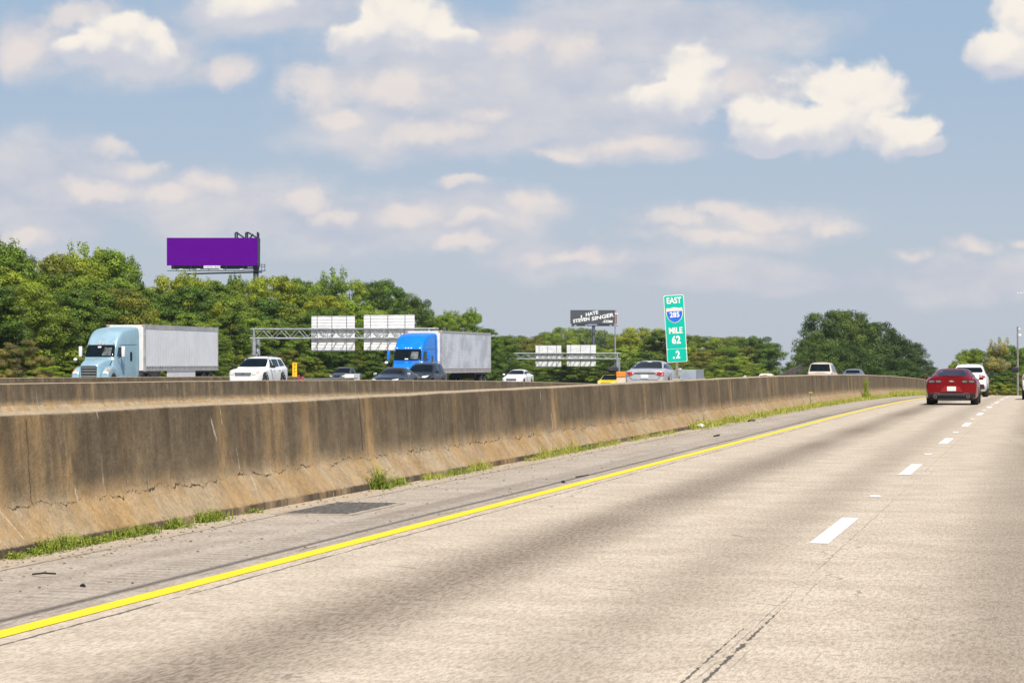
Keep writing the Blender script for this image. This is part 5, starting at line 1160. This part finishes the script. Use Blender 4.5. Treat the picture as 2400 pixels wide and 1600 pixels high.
obj('decal', bm, pbsdf('faded_blue_decal', (.25, .33, .48), .6), o)
for s_ in (-1, 1):
    for y_ in (-2.0, 3.9): wheel(t, s_ * .95, y_, .42, .3)
D = 250; p = W(1574, 849, D); place(t, p.x, p.y + 3, p.z - 3.1)
# a low dark car between the signs and the van
sp = sedan_spec(1.44); t = thing('sedan', 'distant dark sedan roof between the diamond sign and the white van', 'car'); b = carbody(sp, M['charcoal'], t); bv = bvh_of(b)
patch('rear_window', bv, 'rear', [(-.62, 1.10), (.62, 1.10), (.52, 1.35), (-.52, 1.35)], M['glass'], t)
for s_ in (-1, 1): patch('tail_lamp', bv, 'rear', rrect(*sorted((s_ * .5, s_ * .84)), .80, .92, .02), M['red'], t, .006, .012)
underside(t, sp); finish_wheels(t, sp, .22); D = 290; p = W(1734, 866, D); place(t, p.x, p.y, p.z - 1.44, math.pi)

# ================================================================== SIGNS AND STRUCTURES
M['signgreen'] = pbsdf('sign_green', (.0, .45, .34), .6, spec=.2, var=.06, vscale=5); M['shieldblue'] = pbsdf('shield_blue', (.01, .13, .62), .45, var=.05)
M['shieldtop'] = pbsdf('faded_red_field', (.80, .66, .58), .5, var=.08, vscale=8); M['post'] = pbsdf('weathered_post', (.27, .23, .17), .8, .2, var=.3, vscale=8)
t = thing('mile_marker_sign', 'tall narrow green mile sign leaning left on top of the near barrier', 'sign')
D = 53.4; k = D / FOC; pc = W(1551, 754.5, D); base_p = W(1563, 872, D)
yb = pc.y; t.location = (pc.x + .04, yb, gz(-8.09, yb) + 1.10); t.rotation_euler = (0, 0, R(9))
zc = pc.z - t.location.z; TL = R(-3.4)
rot = Matrix.Rotation(TL, 4, 'Y')
def sgn(bm):                                     # lean the sign
    bmesh.ops.transform(bm, matrix=Matrix.Translation((-.035, 0, zc)) @ rot, verts=bm.verts); return bm
hw_, hh_ = .2286, .762
bm = bmesh.new(); prism(bm, rrect(-hw_, hw_, -hh_, hh_, .035, 5), -.002, .002); bp = obj('sign_panel', sgn(bm), M['textwhite'], t)
bm = bmesh.new(); prism(bm, rrect(-hw_ + .012, hw_ - .012, -.452, hh_ - .012, .03, 5), -.006, -.0025); prism(bm, rrect(-hw_ + .012, hw_ - .012, -hh_ + .012, -.462, .03, 5), -.006, -.0025); obj('green_field', sgn(bm), M['signgreen'], bp)
def stext(s_, size, cx, cz, off=.006, sx=.82, mat='textwhite', yy_=-.010):
    P_ = (Matrix.Translation((-.035, 0, zc)) @ rot @ Matrix.Translation((cx, yy_, cz)))
    o = text(s_, size, M[mat], bp, P_.to_translation(), (R(90), 0, 0), .0015, off, 0, sx); o.rotation_euler = (P_.to_3x3() @ Matrix.Rotation(R(90), 3, 'X')).to_euler(); return o
stext('EAST', .19, 0, .632, .005, .80); stext('MILE', .19, 0, -.05, .005, .82); stext('62', .24, 0, -.265, .007, .84); stext('2', .235, .02, -.60, .007, .82); stext('.', .235, -.075, -.60, .010, .9)
sh = [(-.185, .44), (-.17, .475), (-.11, .462), (-.05, .475), (0, .485), (.05, .475), (.11, .462), (.17, .475), (.185, .44), (.19, .38), (.185, .31), (.15, .22), (.08, .155), (0, .125), (-.08, .155), (-.15, .22), (-.185, .31), (-.19, .38)]
bm = bmesh.new(); prism(bm, sh, -.0095, -.0065); obj('shield', sgn(bm), M['shieldtop'], bp)
lo = [(x * .93, z * .96 + .012) for x, z in sh if z <= .40]; lo = [(-.176, .40), ] + [q for q in lo if q[0] < 0][::-1] * 0 + []
lo = [(-.176, .395), (.176, .395), (.172, .315), (.14, .228), (.075, .168), (0, .14), (-.075, .168), (-.14, .228), (-.172, .315)]
bm = bmesh.new(); prism(bm, lo, -.0125, -.0100); obj('shield_field', sgn(bm), M['shieldblue'], bp)
stext('285', .16, 0, .31, .004, .95, yy_=-.0145)
bm = bmesh.new(); box(bm, -.03, .03, .004, .03, -.12, zc + .4, .004); obj('post', bm, M['post'], t)
bm = bmesh.new(); box(bm, -.12, .12, -.07, .07, 0, .03, .006); obj('base_plate', bm, M['steel'], t)

# overhead gantries
def gantry(label, yg, u0, u1, vt, vb_, signs, posts, chord, D0, sgs_label):
    x0, Da = xu(u0, yg); x1, Db = xu(u1, yg); zt = CH + (HV - vt) / FOC * Da; zb_ = CH + (HV - vb_) / FOC * Da
    t = thing('sign_gantry', label, 'gantry', ((x0 + x1) / 2, yg, gz(-60, yg) - .3)); ox, oz = t.location.x, t.location.z
    L = x1 - x0; dep = 1.3; bm = bmesh.new()
    for dy_ in (0, dep):
        for z in (zt, zb_): bar(bm, (-L / 2, dy_, z - oz), (L / 2, dy_, z - oz), chord, 8)
    obj('chord', bm, M['steel'], t)
    bm = bmesh.new(); n_ = int(L / (zt - zb_) * 1.0); st = L * .97 / n_
    for i in range(n_):
        xa = -L * .485 + i * st
        for dy_ in (0, dep): bar(bm, (xa, dy_, (zt if i % 2 else zb_) - oz), (xa + st, dy_, (zb_ if i % 2 else zt) - oz), chord * .42, 5)
        bar(bm, (xa, 0, zt - oz), (xa + st, dep, zt - oz), chord * .35, 5); bar(bm, (xa, 0, zb_ - oz), (xa, dep, zb_ - oz), chord * .35, 5)
    obj('lattice', bm, M['steel'], t)
    for up in posts:
        xp, _ = xu(up, yg)
        for dy_ in (0, dep):
            bm = bmesh.new(); bar(bm, (xp - ox, dy_, -1), (xp - ox, dy_, zb_ - oz), chord * 2.2, 10); obj('column', bm, M['steel'], t)
        bm = bmesh.new(); bar(bm, (xp - ox, 0, zb_ - oz), (xp - ox, 0, zt - oz), chord * 1.1, 8); bar(bm, (xp - ox, 0, 0), (xp - ox, dep, zb_ - oz - .3), chord * .7, 6); obj('column_brace', bm, M['steel'], t)
    for (ua, ub, va, vbt) in signs:
        xa, _ = xu(ua, yg); xb, _ = xu(ub, yg); za = CH + (HV - va) / FOC * Da - oz; zc_ = CH + (HV - vbt) / FOC * Da - oz; xa -= ox; xb -= ox; xs_ = (dep + .16) * (x0 + x1) / 2 / yg; xa += xs_; xb += xs_
        bm = bmesh.new(); box(bm, xa, xb, dep + .16, dep + .19, zc_, za); sb = obj('sign_back', bm, M['signback'], t)
        bm = bmesh.new(); n_ = int((za - zc_) / .30)
        for k_ in range(n_ + 1): z = zc_ + .02 + (za - zc_ - .06) * k_ / n_; box(bm, xa, xb, dep + .13, dep + .158, z, z + .03)
        obj('stiffener', bm, M['signback'], sb)
        bm = bmesh.new()
        for k_ in range(3 if ub - ua < 100 else 3):
            x_ = xa + (xb - xa) * (.14 + .34 * k_); box(bm, x_ - .03, x_ + .03, dep + .06, dep + .128, zc_, za)
        obj('bracket', bm, M['steel'], sb)
        for k_ in range(3 if yg < 300 else 0):
            bm = bmesh.new(); x_ = xa + (xb - xa) * (.14 + .34 * k_); box(bm, x_ - .03, x_ + .03, -.16, -.11, zb_ - oz - .1, zt - oz + .1); obj('hanger', bm, M['steel'], sb)
    return t
gantry('nearer overhead sign gantry with two blank white sign backs, left of the bright blue truck', 225, 574, 1000, 756, 777, [(715, 815, 726, 806), (836, 953, 724, 805)], (583, 985), .10, 234, '')
gantry('farther overhead sign gantry with two small blank sign backs, below the black billboard', 368, 1166, 1423, 811.5, 824, [(1230, 1289, 793, 843), (1302, 1369, 792, 841)], (1169, 1418), .11, 376, '')
# camera mast behind the second gantry
t = thing('camera_mast', 'thin grey mast rising in front of the right end of the black billboard', 'mast'); p = W(1413, 824, 374); t.location = (p.x, p.y, gz(-60, p.y) - .3); oz = t.location.z
bm = bmesh.new(); bar(bm, (0, 0, 0), (0, 0, top_at(1413, 714, 374) - oz), .15, 8, .09); obj('pole', bm, M['steel'], t)
bm = bmesh.new(); z = top_at(1413, 722, 374) - oz; box(bm, -.05, .45, -.1, .1, z, z + .25, .03); bar(bm, (0, 0, z + .5), (.3, 0, z + .5), .05); obj('camera_head', bm, M['white'], t)

# billboards
M['purple'] = pbsdf('purple_vinyl', (.100, .0, .235), 1.0, spec=.0, var=.03); M['billdark'] = pbsdf('charcoal_vinyl', (.062, .066, .074), .6, var=.12, vscale=.2)
D = 377; k = D / FOC; cu0 = 587.
t = thing('billboard', 'large plain purple billboard above the left woods', 'billboard'); p = W(cu0, 640, D); t.location = (p.x, p.y, -6); t.rotation_euler = (0, 0, YAW)
def lx(u): return (u - cu0) * k
def lz(v): return CH + (HV - v) * k + 6
bm = bmesh.new(); box(bm, lx(385), lx(594), -.7, -.55, lz(610), lz(547), .0); pn = obj('panel', bm, M['darksteel'], t)
bm = bmesh.new(); box(bm, lx(385) - .03, lx(594) - .06, -.72, -.703, lz(610) - .02, lz(547) + .02); obj('poster', bm, M['purple'], pn)
bm = bmesh.new(); box(bm, lx(394), lx(596), -.2, .0, lz(618), lz(609.5)); 
for uu in (400, 440, 480, 520, 560): box(bm, lx(uu) - .08, lx(uu) + .08, -.6, -.2, lz(616), lz(548))
obj('apron', bm, M['darksteel'], t)
bm = bmesh.new(); box(bm, lx(469), lx(507), -.72, -.22, lz(616.5), lz(610.5)); nb = obj('name_board', bm, M['white'], t)
bm = bmesh.new(); g = random.Random(2)
for i in range(13): x_ = lx(471) + i * .19; box(bm, x_, x_ + g.uniform(.05, .13), -.735, -.722, lz(615.4) + g.uniform(0, .12), lz(611.8) - g.uniform(0, .1))
obj('lettering', bm, M['purple'], nb)
bm = bmesh.new(); box(bm, lx(569), lx(581), -.30, -.22, lz(616), lz(611.5)); obj('number_board', bm, M['white'], t)
bm = bmesh.new(); box(bm, lx(388), lx(612), -1.9, -1.7, lz(623.5), lz(622)); box(bm, lx(425), lx(612), -1.1, -.9, lz(622.3), lz(621.2)); bar(bm, (lx(424), 1.9, lz(628)), (lx(600), 1.6, lz(624)), .12, 6)
for uu in (408, 438, 462, 482, 520, 560): bar(bm, (lx(uu), -.6, lz(617)), (lx(uu), -1.8, lz(623)), .06, 5)
obj('catwalk', bm, M['darksteel'], t)
for uu in (420, 460, 511, 558): bm = bmesh.new(); box(bm, lx(uu) - .28, lx(uu) + .28, -2.1, -1.8, lz(620.6), lz(618.4), .05); obj('floodlight', bm, M['white'], t)
bm = bmesh.new()
for uu in (597, 604, 611): bar(bm, (lx(uu), -1.8, lz(623)), (lx(uu), -1.8, lz(607)), .045, 5)
for vv in (608, 613): bar(bm, (lx(595), -1.8, lz(vv)), (lx(612), -1.8, lz(vv + 1)), .045, 5)
obj('railing', bm, M['darksteel'], t)
bm = bmesh.new(); bar(bm, (0, .6, 0), (0, .6, lz(612)), .44, 16); obj('column', bm, M['darksteel'], t, True)
# the other face turned away, its frame legs standing above the purple panel
bm = bmesh.new()
for a, b_ in (((541, 535), (541, 549)), ((545.5, 534), (545.5, 549)), ((545, 535), (562, 547)), ((565, 535), (565, 549)), ((569, 534), (569, 549)), ((570, 534), (592, 547)), ((582, 538), (573, 549)), ((592, 533), (592, 549)), ((594.5, 535), (594.5, 549)), ((541, 534.5), (547, 534.5)), ((565, 534.5), (571, 534.5))):
    bar(bm, (lx(a[0]), -.3, lz(a[1])), (lx(b_[0]), -.3, lz(b_[1])), .13, 4)
obj('roof_frame', bm, M['darksteel'], t)
bm = bmesh.new(); prism(bm, [(lx(594) + .02, lz(547)), (lx(596), lz(547)), (lx(595.5), lz(612)), (lx(594) + .02, lz(610))], -.7, 1.2); obj('rear_panel', bm, M['darksteel'], t)

D = 773; k = D / FOC; cu0 = 1363.5
t = thing('billboard', 'dark billboard with slanted white brush lettering on a single column', 'billboard'); p = W(cu0, 640, D); t.location = (p.x, p.y, -6); t.rotation_euler = (0, 0, YAW)
bm = bmesh.new(); box(bm, lx(1310), lx(1412.5), -.3, .1, lz(743.6), lz(712), 0); pn = obj('panel', bm, M['billdark'], t)
M['brush'] = pbsdf('white_brush_paint', (.85, .86, .84), .6, var=.1, vscale=1)
def bt(s_, size, u, v, rot_, wpx, off=.06): text(s_, size, M['brush'], pn, (lx(u), -.36, lz(v)), (R(90), R(-rot_), 0), .03, off, .1, 1.0, fit=wpx * k)
bt('I', 1.2, 1335, 727.5, 10, 4); bt('HATE', 1.5, 1359, 720.3, 12, 30); bt('STEVEN', 1.5, 1335, 735.2, 9, 39); bt('SINGER', 1.65, 1383.5, 728, 11, 52); bt('.COM', 1.15, 1395, 738.4, -2, 23)
bm = bmesh.new(); box(bm, lx(1414), lx(1416.5), -.3, 6, lz(743), lz(712.5)); rp = obj('rear_panel', bm, pbsdf('red_poster', (.45, .03, .04), .6, var=.5, vscale=.6), t)
bm = bmesh.new(); box(bm, lx(1313), lx(1410), -.1, .2, lz(748.5), lz(743.7)); box(bm, lx(1311), lx(1419), -1.9, -1.6, lz(749), lz(747.8)); obj('apron', bm, M['darksteel'], t)
bm = bmesh.new(); box(bm, lx(1350), lx(1372), -.25, -.12, lz(747), lz(744.4)); obj('name_board', bm, pbsdf('lilac_board', (.42, .38, .62), .6, var=.4, vscale=3), t)
for uu in (1321, 1346, 1402): bm = bmesh.new(); box(bm, lx(uu) - .35, lx(uu) + .35, -2.1, -1.9, lz(748), lz(746.6), .05); obj('floodlight', bm, M['white'], t)
bm = bmesh.new(); bar(bm, (0, .6, 0), (0, .6, lz(744)), .50, 16); obj('column', bm, M['darksteel'], t, True)

# yellow marker on the end of the farthest barrier
t = thing('gore_marker_sign', 'narrow yellow sign with stacked characters on the end of the farthest barrier', 'sign'); p = W(678, 866, 160); t.location = (-50, 153.6, p.z - .02); t.rotation_euler = (0, 0, R(14))
bm = bmesh.new(); prism(bm, rrect(-.155, .155, .03, 1.0, .02, 2), -.01, .01); pn = obj('sign_panel', bm, pbsdf('sign_yellow', (.90, .52, .0), .5, var=.05), t)
for i, ch in enumerate('G621'): text(ch, .20, M['black'], pn, (0, -.018, .86 - .225 * i), (R(90), 0, 0), .003, .004, 0, .9)
bm = bmesh.new(); box(bm, -.03, .03, .012, .04, -.3, .95); obj('post', bm, M['steel'], t)
# crash cushion beyond the barrier end
t = thing('crash_cushion', 'low steel crash cushion with a pale nose box beyond the yellow sign', 'crash cushion', (-50, 154.5, gz(-50, 160)))
z0 = W(720, 872, 165).z - t.location.z
bm = bmesh.new()
for s_ in (-1, 1): box(bm, s_ * .34 - .03, s_ * .34 + .03, .2, 13.0, z0 + .02, z0 + .10); 
box(bm, -.3, .3, .2, 13.0, z0 - .3, z0 + .0); obj('rail', bm, M['steel'], t)
bm = bmesh.new()
for s_ in (-1, 1): box(bm, s_ * .34 - .035, s_ * .34 + .035, .3, 12.0, z0 - .08, z0 + .018)
obj('rubber_strip', bm, M['black'], t)
bm = bmesh.new(); box(bm, -.36, .36, 12.0, 13.6, 0, z0 + .36, .04); obj('nose_box', bm, M['plate'], t)
bm = bmesh.new(); box(bm, -.36, .36, 11.5, 11.97, z0 - .3, z0 + .06, .02); obj('nose_sleeve', bm, pbsdf('tan_sleeve', (.62, .42, .26), .7), t)
bm = bmesh.new(); box(bm, -.25, .05, .05, .18, z0 - .2, z0 + .35, .03); box(bm, .1, .3, .2, .35, z0 - .1, z0 + .25, .03); obj('reflector_panel', bm, pbsdf('faded_red', (.42, .06, .09), .6, var=.4, vscale=6), t)
for y_ in (1, 4, 7, 10): bm = bmesh.new(); box(bm, -.3, .3, y_ - .05, y_ + .05, 0, z0 - .3); obj('leg', bm, M['steel'], t)
# crash cushion at the end of the middle barrier
D = 189; p = W(1428, 853, D); t = thing('crash_cushion', 'orange-topped cream crash cushion beside the silver sedan', 'crash cushion', (p.x, p.y, gz(-33.2, p.y)))
zt_ = p.z - t.location.z
bm = bmesh.new(); box(bm, -.36, .36, -.3, 2.4, 0, zt_ - .42, .05); obj('energy_box', bm, pbsdf('cream_plastic', (.74, .62, .48), .6, var=.15, vscale=3), t)
bm = bmesh.new(); box(bm, -.38, .36, -.36, .4, zt_ - .415, zt_, .04); obj('nose_cap', bm, pbsdf('orange_plastic', (.90, .26, .02), .5, var=.15, vscale=4), t)

# diamond sign seen from behind
t = thing('diamond_sign', 'grey back of a diamond warning sign left of the white van', 'sign'); D = 285; p = W(1711, 861, D); t.location = (p.x, p.y, -3.2); zz = p.z + 3.2
bm = bmesh.new(); r_ = .62; prism(bm, [(0, zz), (r_ * .98, zz - r_), (0, zz - 2 * r_), (-r_ * .98, zz - r_)], -.01, .01); obj('sign_panel', bm, M['signback'], t)
bm = bmesh.new(); box(bm, -.04, .04, -.06, -.012, 0, zz - .1); obj('post', bm, M['steel'], t)
# utility pole at the right and the tall lamp arm reaching in from the right
t = thing('utility_pole', 'tall grey utility pole near the right edge beyond the crest', 'pole'); D = 250; p = W(2338, 903, D); t.location = (p.x, p.y, -4.2); zt_ = top_at(2337, 750, D) + 4.2
bm = bmesh.new(); bar(bm, (0, 0, 0), (-.03, 0, zt_), .125, 10, .085); obj('mast', bm, pbsdf('weathered_grey_pole', (.24, .23, .21), .8, var=.3, vscale=2), t)
bm = bmesh.new(); box(bm, .05, .26, -.06, .06, zt_ - .30, zt_ - .16, .02); box(bm, .05, .35, -.08, .08, zt_ - 1.0, zt_ - .78, .03); obj('fitting', bm, M['white'], t)
t = thing('street_lamp', 'pair of pale lamp heads high near the right edge above the utility pole', 'street lamp'); D = 330; p = W(2400, 905, D); t.location = (p.x, p.y, -4.5); t.rotation_euler = (0, 0, YAW); zl = top_at(2383, 673, D) + 4.5; kk = D / FOC
bm = bmesh.new(); bar(bm, (0, 0, 0), (0, 0, zl), .16, 10, .09); obj('mast', bm, M['steel'], t)
bm = bmesh.new(); bar(bm, (0, 0, zl - .1), (-58 * kk, 0, zl + .02), .018, 6); obj('arm', bm, M['signback'], t)
for uu in (2337, 2343.5): bm = bmesh.new(); box(bm, (uu - 2400) * kk - .11, (uu - 2400) * kk + .11, -.14, .14, zl - .08, zl + .05, .03); obj('lamp_head', bm, M['white'], t)

# access ramp with concrete parapet rising behind the pines
M['rampc'] = pbsdf('ramp_concrete', (.33, .26, .20), .9, var=.3, vscale=.6)
def ramp_wall(name, pts, th, mat, label=None, parent=None):
    """pts: (u, v_top, v_bottom, D)"""
    bm = bmesh.new(); rows = []
    for u, vt, vb_, D_ in pts:
        a = W(u, vt, D_); b_ = W(u, vb_, D_); rows.append([bm.verts.new(a), bm.verts.new(b_), bm.verts.new(b_ + Vector((-.1, th, 0))), bm.verts.new(a + Vector((-.1, th, 0)))])
    for A, B in zip(rows, rows[1:]):
        for i in range(4): bm.faces.new((A[i], A[(i + 1) % 4], B[(i + 1) % 4], B[i]))
    bm.faces.new(rows[0]); bm.faces.new(rows[-1][::-1]); bmesh.ops.recalc_face_normals(bm, faces=bm.faces)
    return obj(name, bm, mat, parent)
t = thing('bridge_ramp', 'tan concrete ramp rising to the right behind the white van', 'bridge ramp')
ramp_wall('parapet', [(1768, 871, 880, 288), (1805, 853, 866, 280), (1850, 833, 850, 272), (1880, 827, 846, 268)], .4, M['rampc'], parent=t)
ramp_wall('embankment_wall', [(1768, 879.5, 930, 289), (1805, 865.5, 930, 281), (1850, 849.5, 930, 273), (1880, 845.5, 930, 269)], 4.0, pbsdf('grey_ramp_wall', (.34, .33, .33), .9, var=.25, vscale=.4), parent=t)
# pale roof glimpsed through the trees left of the second gantry
t = thing('building', 'pale flat-roofed building glimpsed between trees left of the second gantry', 'building'); D = 442; p = W(1228, 812, D); t.location = (p.x, p.y, -5)
bm = bmesh.new(); box(bm, -3.2, 3.6, 0, 14, 0, top_at(1228, 799, D) + 5, .05); obj('wall', bm, pbsdf('pale_stucco', (.55, .50, .43), .8, var=.25, vscale=.5), t)
bm = bmesh.new(); zt_ = top_at(1228, 799, D) + 5; box(bm, -3.4, 3.8, -.2, 14.2, zt_ + .003, zt_ + .28, .03); obj('roof', bm, M['white'], t)

# labels met more than once: say which of the look-alikes each one is, by its place from left to right
from collections import defaultdict
dd_ = defaultdict(list)
for o in S.objects:
    if o.parent is None and o.get('label') and o.get('category') in ('tree', 'bush'): dd_[o['label']].append(o)
for lb, os_ in dd_.items():
    if len(os_) < 2: continue
    os_.sort(key=lambda o: (o.location.x * cs + o.location.y * sn) / (-o.location.x * sn + o.location.y * cs)); n_ = len(os_)
    nm = {2: ['left', 'right'], 3: ['left', 'middle', 'right'], 4: ['leftmost', 'second', 'third', 'rightmost'], 5: ['leftmost', 'second', 'third', 'fourth', 'rightmost'], 6: ['leftmost', 'second', 'third', 'fourth', 'fifth', 'rightmost']}
    for i, o in enumerate(os_):
        w_ = nm[n_][i] if n_ in nm else ('leftmost' if i == 0 else 'rightmost' if i == n_ - 1 else 'number %d from the left' % (i + 1))
        o['label'] = lb + ', the %s one' % w_

# summer haze
bm = bmesh.new(); box(bm, -420, 130, -20, 960, -22, 34)
hz = obj('haze', bm, None); hz.data.materials.clear(); hm = bpy.data.materials.new('summer_haze'); hm.use_nodes = True; n = NT(hm.node_tree); n.n.clear()
ou = n.node('ShaderNodeOutputMaterial'); pv = n.node('ShaderNodeVolumePrincipled'); n.l.new(pv.outputs[0], ou.inputs['Volume'])
pv.inputs['Color'].default_value = (.80, .86, .95, 1); pv.inputs['Density'].default_value = .00010; pv.inputs['Anisotropy'].default_value = .3
hz.data.materials.append(hm); tag(hz, kind='stuff')
